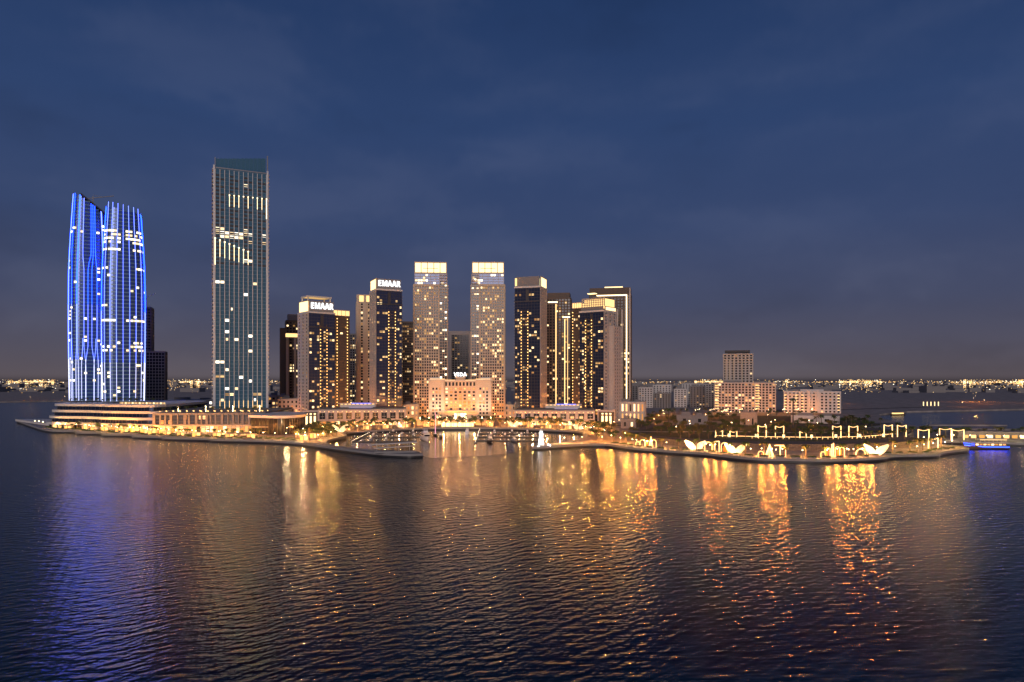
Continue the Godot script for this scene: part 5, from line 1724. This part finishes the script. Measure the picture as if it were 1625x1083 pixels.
func marina() -> void:
	pontoon(Vector2(-128, -612), Vector2(-80, -614), 9.0, "pontoon nearest the quay in the left half of the marina")
	pontoon(Vector2(-132, -572), Vector2(-76, -576), 10.0, "middle pontoon in the left half of the marina")
	pontoon(Vector2(-124, -532), Vector2(-76, -536), 10.0, "outermost pontoon in the left half of the marina")
	pontoon(Vector2(-128, -612), Vector2(-124, -532), 0.0, "cross pontoon joining the left-hand docks")
	pontoon(Vector2(-31, -655), Vector2(-28, -522), 0.0, "long pontoon running out from the quay to the entrance")
	pontoon(Vector2(-28, -612), Vector2(24, -608), 9.0, "pontoon nearest the quay in the right half of the marina")
	pontoon(Vector2(-28, -576), Vector2(30, -574), 10.0, "middle pontoon in the right half of the marina")
	pontoon(Vector2(-28, -542), Vector2(22, -540), 9.0, "outermost pontoon in the right half of the marina")
	yacht(Vector3(-69, SEA, -546), -72.0, 25.0, "white motor yacht with its bow to the marina entrance, left of the channel", M.hull)
	yacht(Vector3(-60, SEA, -572), -90.0, 11.0, "small dark boat in the channel behind the white yacht", M.dark)
	var mast := thing("lit_mast_boat", "slim boat with a tall pink-lit mast, left side of the channel", "boat", Vector3(-67, SEA, -596), -80.0, "boats moored in the marina")
	part(mast, "hull", hull(14.0, 3.4, 1.2), M.dark)
	var mg := Geo.new()
	mg.tube([Vector3(0.5, 1.0, 0), Vector3(0.5, 20.0, 0)], [0.22, 0.12], 6)
	part(mast, "mast_light", mg, M.mast_pink)
	mg = Geo.new()
	mg.bar(Vector3(0.5, 2.6, 0), Vector3(-5.5, 2.8, 0), 0.2)
	mg.box(Vector3(-0.5, 1.6, 0), Vector3(4.5, 0.7, 1.8))
	part(mast, "boom_and_cabin", mg, M.hull)
	yacht(Vector3(-40, SEA, -612), 90.0, 15.0, "wide pale boat moored across the channel below the hotel", M.hull)
	yacht(Vector3(-17, SEA, -532), -80.0, 15.0, "dark-hulled boat at the outer right pontoon", M.dark)
	yacht(Vector3(2, SEA, -534), -70.0, 11.0, "small boat beside the dark-hulled boat at the outer right pontoon", M.grey)
	var berths := 0
	for a in [[-118, -580, 10], [-112, -540, 10], [-108, -620, 10], [-106, -580, 9], [-100, -541, 9], [-94, -580, 11], [-90, -620, 9], [-84, -582, 9]]:
		yacht(Vector3(a[0], SEA, a[1]), -90.0 + (a[0] % 5), a[2], "%s small motor boat from the left at the left-hand docks" % nth(berths), M.hull if a[0] % 3 else M.dark)
		berths += 1
	berths = 0
	for a in [[-18, -584, 10], [-16, -620, 9], [-6, -584, 9], [0, -619, 10], [8, -583, 10], [14, -618, 9], [20, -583, 9]]:
		yacht(Vector3(a[0], SEA, a[1]), -90.0 + (a[0] % 4), a[2], "%s small motor boat from the left at the right-hand docks" % nth(berths), M.hull if a[0] % 3 else M.dark)
		berths += 1

func dhow() -> void:
	var t := thing("cruise_boat", "long two-deck cruise boat with blue hull lights and glowing decks", "boat", Vector3(333, SEA, -480), 176.0)
	part(t, "hull", hull(30.0, 6.4, 2.0), M.brown)
	var g := Geo.new()
	g.box(Vector3(-2.5, 3.2, 0), Vector3(21, 2.2, 5.0))
	part(t, "lower_cabin", g, M.brown)
	for s in [-1, 1]:
		for k in 8:
			g = Geo.new()
			g.box(Vector3(-11.4 + k * 2.6, 3.4, s * 2.53), Vector3(1.9, 1.1, 0.1))
			part(t, "cabin_window", g, M.shop[k % 4])
	g = Geo.new()
	g.box(Vector3(-3.0, 4.5, 0), Vector3(23, 0.25, 5.8)); g.box(Vector3(-4.0, 7.0, 0), Vector3(18, 0.22, 5.4))
	for k in 7:
		for s in [-1, 1]: g.bar(Vector3(-12.4 + k * 2.8, 4.6, s * 2.6), Vector3(-12.4 + k * 2.8, 7.0, s * 2.6), 0.14)
	part(t, "upper_deck", g, M.white)
	g = Geo.new()
	for s in [-1, 1]: g.box(Vector3(-4.0, 6.75, s * 2.65), Vector3(18, 0.22, 0.2))
	part(t, "deck_light", g, M.led_warm)
	g = Geo.new()
	for s in [-1, 1]:
		g.bar(Vector3(-14.4, 1.7, s * 3.1), Vector3(2.0, 1.85, s * 3.3), 0.3)
		g.bar(Vector3(2.0, 1.85, s * 3.3), Vector3(14.2, 2.7, s * 0.5), 0.3)
		g.bar(Vector3(4.0, 2.9, s * 2.2), Vector3(14.4, 4.2, s * 0.1), 0.22)
	part(t, "blue_light_strip", g, M.led_blue_strong)
	g = Geo.new()
	g.bar(Vector3(14.0, 2.4, 0), Vector3(17.2, 5.4, 0), 0.4)
	part(t, "prow", g, M.brown)
	g = Geo.new()
	g.bar(Vector3(6.0, 4.4, 0), Vector3(6.0, 10.5, 0), 0.2)
	part(t, "mast", g, M.brown)

# ---- palms and trees --------------------------------------------------------------------------------------------------
func palm_crown(r: float, fronds: int) -> ArrayMesh:
	var g := Geo.new()
	var q := RandomNumberGenerator.new()
	q.seed = fronds * 7 + int(r * 10)
	for i in fronds:
		var a := TAU * i / fronds * 2.4 + q.randf() * 0.4
		var lift := q.randf_range(-0.25, 1.0)
		var dir := Vector3(cos(a), 0, sin(a))
		var side := Vector3(-sin(a), 0, cos(a))
		var last := Vector3.ZERO
		var lw := 0.1
		for k in range(1, 5):
			var u := k / 4.0
			var p: Vector3 = dir * (r * u * (1.0 - 0.2 * u * (1.0 - lift))) + Vector3.UP * r * (lift * 0.75 * u - 0.75 * u * u)
			var w := r * 0.16 * sin(PI * minf(0.25 + u * 0.75, 0.98)) + 0.03
			for s in [-1.0, 1.0]:
				g.quad(last, last + side * s * lw + Vector3(0, -lw * 0.5, 0), p + side * s * w + Vector3(0, -w * 0.5, 0), p)
			last = p
			lw = w
	return g.mesh()

func leafy_crown(rx: float, ry: float, n: int, sd: int) -> ArrayMesh:
	var g := Geo.new()
	var q := RandomNumberGenerator.new()
	q.seed = sd
	var lobes := []
	for i in 7:
		lobes.append([Vector3(q.randfn(), q.randfn() * 0.6, q.randfn()).limit_length(1.0) * 0.62, q.randf_range(0.34, 0.56)])
	for i in n:
		var l: Array = lobes[q.randi() % 7]
		var d := Vector3(q.randfn(), q.randfn(), q.randfn()).normalized() * pow(q.randf(), 0.4) * float(l[1])
		var c: Vector3 = (l[0] + d) * Vector3(rx, ry, rx)
		var u := Vector3(q.randfn(), q.randfn(), q.randfn()).normalized()
		var v := u.cross(Vector3(q.randfn(), q.randfn(), q.randfn())).normalized()
		var s := q.randf_range(0.28, 0.55)
		g.quad(c - u * s, c - v * s * 0.6, c + u * s, c + v * s * 0.6)
	return g.mesh()

func planting() -> void:
	# date palms: two heights, copied along the quays
	var trunk := Geo.new()
	trunk.tube([Vector3.ZERO, Vector3(0.05, 2.0, 0), Vector3(0.12, 4.5, 0.04), Vector3(0.1, 6.6, 0.0)], [0.34, 0.24, 0.22, 0.26], 6)
	var tm := trunk.mesh()
	var crowns := [palm_crown(2.9, 18), palm_crown(3.1, 21), palm_crown(2.7, 16)]
	var palms := []
	for k in 3:
		var t := Node3D.new()
		mpart(t, "trunk", tm, M.bark)
		mpart(t, "crown", crowns[k], M.leaf if k != 1 else M.leaf_dry).position = Vector3(0.1, 6.5, 0)
		palms.append(t)
	var spread := func(kinds: Array, base: String, cat: String, at: Array, size: float, label: String, group: String) -> void:
		by_side(at)
		for i in at.size():
			var c := copy(kinds[rng.randi() % 3], base, at[i], rng.randf() * 360, size * rng.randf_range(0.82, 1.18), label % nth(i), group)
			c.set_meta("category", cat)
	var west := curve(shore_west)
	var basin := curve(shore_basin)
	var east := curve(shore_east)
	var jit := func(q: Vector2, y: float, by: float) -> Vector3: return Vector3(q.x + rng.randf() * by, y, q.y + rng.randf() * by)
	var at := []
	for q in along(west, 7.0, 17.5, 170.0):
		if q.x > -195: break
		at.append(jit.call(q, 3.0, 3.0))
	spread.call(palms, "palm_tree", "palm tree", at, 0.95, "%s date palm from the left on the cafe terraces of the western quay", "palms of the western quay")
	at = []
	for k in 22: at.append(Vector3(-313 + k * 4.1, 19.9, -612 - (k * 5 % 11)))
	spread.call(palms, "palm_tree", "palm tree", at, 0.72, "%s palm from the left on the roof deck below the teal tower", "palms on the teal tower's roof deck")
	at = []
	for k in 16: at.append(Vector3(-432 + k * 6.2, 26.2, -668 + k * 1.6))
	spread.call(palms, "palm_tree", "palm tree", at, 0.8, "%s palm from the left on the top deck below the blue-lit towers", "palms on the terraced podium")
	at = []
	for k in 24: at.append(Vector3(-186 + rng.randf() * 46, 3.0, -545 - rng.randf() * 80))
	spread.call(palms, "palm_tree", "palm tree", at, 0.9, "%s palm from the left between the glass store and the basin", "palms between the store and the basin")
	at = []
	for q in along(basin, 6.0, 13.0, 150.0):
		if q.x > 40 and q.y > -590: break
		at.append(jit.call(q, 3.0, 3.0))
	spread.call(palms, "palm_tree", "palm tree", at, 1.1, "%s date palm from the left on the marina quay", "palms of the marina quay")
	at = []
	for q in along(basin, 6.0, 25.5, 160.0):
		if q.x > 40 and q.y > -600: break
		at.append(jit.call(q, 3.0, 3.0))
	spread.call(palms, "palm_tree", "palm tree", at, 1.25, "%s date palm from the left in the row before the marina arcades", "palms before the arcades")
	at = []
	for k in 12: at.append(Vector3(-92 + k * 6.4, 8.8, -699))
	spread.call(palms, "palm_tree", "palm tree", at, 0.6, "%s small palm from the left on the hotel terrace", "palms on the hotel terrace")
	at = []
	for q in along(east, 12.0, 12.5, 60.0):
		if q.x > 300: break
		at.append(Vector3(q.x, 3.0, q.y))
	spread.call(palms, "palm_tree", "palm tree", at, 1.15, "%s tall palm from the left along the park quay", "palms of the park quay")
	at = []
	for k in 20: at.append(Vector3(312 + k * 6.5, 3.0, -548 - (k * 3 % 7)))
	spread.call(palms, "palm_tree", "palm tree", at, 1.1, "%s palm from the left behind the boat quay at the far right", "palms behind the boat quay")
	at = []
	for k in 30: at.append(Vector3(160 + k * 7.5 + rng.randf() * 3, 3.1, -840 - rng.randf() * 60))
	spread.call(palms, "palm_tree", "palm tree", at, 1.15, "%s palm from the left in the avenue before the white apartment blocks", "palms of the back avenue")
	at = []
	for k in 26: at.append(Vector3(122 + k * 6.4, 7.1, -480 + absf(k - 14.0) * -1.3 + rng.randf() * 5))
	spread.call(palms, "palm_tree", "palm tree", at, 1.0, "%s palm from the left along the front of the garden terrace", "palms of the garden terrace")
	at = []
	for k in 8: at.append(Vector3(312 + k * 9.0, 3.1, -690 - rng.randf() * 20))
	spread.call(palms, "palm_tree", "palm tree", at, 1.3, "%s tall palm from the left before the low white villa block", "palms before the villa block")
	for t in palms: t.free()
	# broad trees
	var trees := []
	for k in 3:
		var t := Node3D.new()
		var b := Geo.new()
		b.tube([Vector3.ZERO, Vector3(0, 1.6, 0.1), Vector3(0.2, 3.2, 0)], [0.3, 0.22, 0.14], 6)
		b.tube([Vector3(0, 1.7, 0.1), Vector3(1.0, 3.0, 0.5), Vector3(1.5, 4.0, 0.6)], [0.14, 0.1, 0.05], 5)
		b.tube([Vector3(0, 1.9, 0.1), Vector3(-0.9, 3.1, -0.4), Vector3(-1.4, 4.1, -0.6)], [0.13, 0.09, 0.05], 5)
		mpart(t, "trunk", b.mesh(), M.bark)
		mpart(t, "crown", leafy_crown(3.4, 2.5, 260, 31 + k), M.leaf if k < 2 else M.leaf_dry).position = Vector3(0, 4.6, 0)
		trees.append(t)
	for a in [[70, 112, 175, -520, -105, 7.3, 0.9, "%s broad-leaved tree from the left on the raised park terrace", "trees of the park terrace"], [64, 125, 250, -655, -180, 3.1, 1.0, "%s broad-leaved tree from the left on the back lawn of the park", "trees of the back lawn"], [26, 66, 38, -512, -150, 3.0, 0.8, "%s leafy tree from the left between the marina and the park", "trees between the marina and the park"], [30, 296, 100, -560, -80, 3.0, 0.7, "%s low tree from the left on the bank along the canal", "trees along the canal bank"], [18, -172, 22, -552, -100, 3.0, 0.8, "%s leafy tree from the left beside the inner basin", "trees beside the inner basin"]]:
		at = []
		for k in a[0]: at.append(Vector3(a[1] + rng.randf() * a[2], a[5], a[3] + rng.randf() * a[4]))
		spread.call(trees, "broad_tree", "tree", at, a[6], a[7], a[8])
	at = []
	for k in 24: at.append(Vector3(120 + k * 7.2, 7.3, -500 + absf(k - 12.0) * -1.6 + rng.randf() * 4))
	spread.call(trees, "broad_tree", "tree", at, 0.6, "%s clipped small tree from the left in the garden terrace hedge row", "hedge trees of the garden terrace")
	for t in trees: t.free()

# ---- the far blocks and the lights of the city ------------------------------------------------------------------------
func distance() -> void:
	# white apartment blocks behind the park
	var n := 0
	for a in [[238, -1260, 30, 36, 6], [222, -1130, 22, 34, 5], [262, -1190, 30, 38, 6], [248, -1125, 26, 24, 6], [284, -1150, 20, 31, 4], [330, -1240, 40, 40, 8], [310, -1140, 24, 36, 5], [336, -1160, 22, 40, 5], [362, -1130, 26, 34, 6], [386, -1170, 22, 42, 5], [410, -1190, 24, 36, 5]]:
		small_block("apartment_block", "%s apartment block from the left in the far cluster right of the skyline" % nth(n), Vector3(a[0], 3, a[1]), -14.0, a[2], 22, a[3] * 0.95, a[4], roundi(a[3] / 3.6), M.white if n % 3 else M.grey, 0.05, M.win_dim, 0.5, 0.55, "far pale apartment blocks")
		n += 1
	var t := small_block("apartment_block", "brown twelve-storey tower with dark flat cap rising behind the balcony block", Vector3(343, 3, -1035), -18.0, 42, 30, 84, 8, 22, M.beige, 0.05, M.win_dim, 0.55, 0.6)
	var g := Geo.new()
	g.box(Vector3(-1, 88.5, 0), Vector3(36, 3.6, 24))
	part(t, "dark_cap", g, M.dark)
	var f := side_face(42, 30, 0, "front")
	g = Geo.new()
	for x in [3.0, 8.0, 14.0, 26.0]: fbox(g, f, x, x + 1.6, 0, 76, 0.62, 1.4)
	slabs(g, f, 0, 42, 72, 84, 3, 0.8, 1.3)
	part(t, "ribs", g, M.sand_stone)
	t = small_block("apartment_block", "long warm-lit apartment block with stacks of lit balconies, right of the skyline", Vector3(336, 3, -985), -18.0, 82, 26, 41, 18, 11, M.beige, 0.14, M.win, 0.62, 0.64)
	f = side_face(82, 26, 0, "front")
	for x in [3.0, 58.0]:
		for k in 10: cell(t, f, x, 5.0 + k * 3.7, 5.6, 0.6, 1.8, M.led_warm, "balcony_light")
	for x in [10, 22, 34, 46]: spot(t, Vector3(x - 41, 0.8, 20), Vector3(x - 41, 30, 13), 130.0, AMBER, 40.0)
	for x in [10, 22, 34, 46]:
		g = Geo.new()
		g.box(Vector3(x - 41, 0.4, 20), Vector3(0.4, 0.5, 0.4))
		part(t, "floodlight", g, M.lantern)
	t = small_block("apartment_block", "low white villa block by the canal with a warm-lit left side", Vector3(422, 3, -960), -23.0, 72, 24, 29, 14, 7, M.white, 0.05, M.win_dim, 0.5, 0.55)
	f = side_face(72, 24, 0, "front")
	for x in [1.5, 16.0, 24.0, 69.5]:
		for k in 6: cell(t, f, x, 4.5 + k * 4.0, 2.6, 0.6, 1.2, M.led_warm, "balcony_light")
	for x in [4, 12]:
		spot(t, Vector3(x - 36, 0.8, 18), Vector3(x - 36, 22, 12), 130.0, AMBER, 40.0)
		g = Geo.new()
		g.box(Vector3(x - 36, 0.4, 18), Vector3(0.4, 0.5, 0.4))
		part(t, "floodlight", g, M.lantern)
	g = Geo.new()
	fbox(g, f, 30, 34, 0, 31, 0.62, 2.0); fbox(g, f, 42, 45, 0, 31, 0.62, 2.0); fbox(g, f, 0, 72, 25.5, 26.6, 0.62, 2.2)
	g.box(Vector3(0, 31.5, 0), Vector3(30, 2.4, 14))
	part(t, "ribs", g, M.white)
	small_block("grey_kiosk", "large plain grey plant house behind the park", Vector3(222, 3, -640), -18.0, 14, 10, 15, 2, 1, M.grey, 0.2, M.win, 0.2, 0.4)
	small_block("grey_kiosk", "long low grey wall house behind the park trees", Vector3(186, 3, -705), -14.0, 30, 8, 9, 2, 1, M.grey, 0.0, M.win, 0.2, 0.4)
	small_block("grey_kiosk", "long pale low building near the canal bank", Vector3(322, 3, -725), -22.0, 46, 8, 7, 2, 1, M.white, 0.0, M.win, 0.2, 0.4)
	# warm street lamps before the blocks
	for k in 34:
		lamp(Vector3(196 + k * 6.6, 3.2, -884 - (k * 13 % 40) - k * 0.8), 110.0, AMBER, 6.0, "%s street lamp from the left on the avenue before the apartment blocks" % nth(k), "street lamps of the back avenue")
	# dark spits of sand in the canal
	for a in [[Vector2(440, -720), Vector2(520, -716), Vector2(516, -726), Vector2(446, -732)], [Vector2(560, -640), Vector2(430, -662), Vector2(420, -672), Vector2(520, -660), Vector2(570, -650)]]:
		g = Geo.new()
		g.prism(PackedVector2Array(a), -1.0, 1.9)
		structure("sand_spit", g, M.ground)
	# low dark blocks and lamps of the far city
	var r := RandomNumberGenerator.new()
	r.seed = 77
	g = Geo.new()
	for i in 900:
		var d := 2300.0 + 5200.0 * r.randf()
		var x := r.randf_range(-0.9, 0.95) * d
		var w := 20.0 + r.randf() * 60
		var h := 5.0 + r.randf() * r.randf() * 26
		g.box(Vector3(x, 3 + h / 2, -d), Vector3(w, h, 20 + r.randf() * 30))
	var o := part(self, "far_houses", g, M.grey)
	tag(o, "low dark houses of the far city along the horizon", "houses", "", "stuff")
	var kinds := [[M.far_warm, 5200], [M.far_amber, 5200], [M.far_white, 1100]]
	for kd in kinds:
		var mm := MultiMesh.new()
		mm.transform_format = MultiMesh.TRANSFORM_3D
		mm.mesh = sized(Vector3(1, 1, 1))
		mm.instance_count = kd[1]
		for i in kd[1]:
			var d := 1800.0 + 8500.0 * pow(r.randf(), 0.6)
			var x := r.randf_range(-0.9, 0.95)
			x += 0.05 * sin(x * 31.0) + 0.03 * sin(x * 83.0 + 1.0)   # lamps gather along roads
			var s := d / 1083.0 * r.randf_range(0.22, 0.72)
			var y := 6.0 + r.randf() * 14.0 + (r.randf() * 30.0 if r.randf() < 0.2 else 0.0)
			mm.set_instance_transform(i, Transform3D(Basis.from_scale(Vector3(s * r.randf_range(0.8, 1.7), s, s)), Vector3(x * d, y, -d)))
		var mi := MultiMeshInstance3D.new()
		mi.name = numbered("far_city_lights")
		mi.multimesh = mm
		mi.material_override = kd[0]
		add_child(mi)
		tag(mi, "countless small lamps of the far city along the horizon", "city lights", "lamps of the far city", "stuff")
	for k in 5:
		var py := thing("light_pylon", "%s upright light pylon from the left, beyond the canal" % nth(k), "light pylon", Vector3(718 + k * 6.5, 3, -1190), 0.0, "row of light pylons beyond the canal")
		g = Geo.new()
		g.box(Vector3(0, 4.0, 0), Vector3(1.0, 7.0, 1.0))
		part(py, "light_tube", g, M.crown_white)
		g = Geo.new()
		g.box(Vector3(0, 0.25, 0), Vector3(1.8, 0.5, 1.8))
		part(py, "base", g, M.quay)
	lamp(Vector3(965, 3, -1420), 1500.0, AMBER, 12.0, "strong amber flood lamp on the far bank of the canal", "", 0.5)
	t = thing("lit_barge", "small barge with glowing orange deck on the canal", "boat", Vector3(527, SEA, -930), 10.0)
	part(t, "hull", hull(22.0, 6.0, 1.6), M.brown)
	g = Geo.new()
	g.box(Vector3(-1, 2.6, 0), Vector3(15, 1.8, 4.0))
	part(t, "cabin_light", g, M.crown)
	g = Geo.new()
	g.box(Vector3(-1, 3.7, 0), Vector3(16, 0.3, 4.8))
	part(t, "cabin_roof", g, M.brown)
	# a few single lamps on the sand flats
	var lone := []
	for a in [[760, -1150], [880, -1270], [1010, -1330], [960, -1420], [560, -1180], [600, -1260], [640, -1330], [480, -1100], [520, -1120], [-900, -1560], [-1060, -1500], [-1130, -1480], [-1010, -1540], [-960, -1620]]:
		lone.append(Vector3(a[0], 3, a[1]))
	by_side(lone)
	for i in lone.size(): lamp(lone[i], 160.0, AMBER, 8.0, "%s lone road lamp from the left on the far sand flats" % nth(i), "lone lamps on the sand flats")
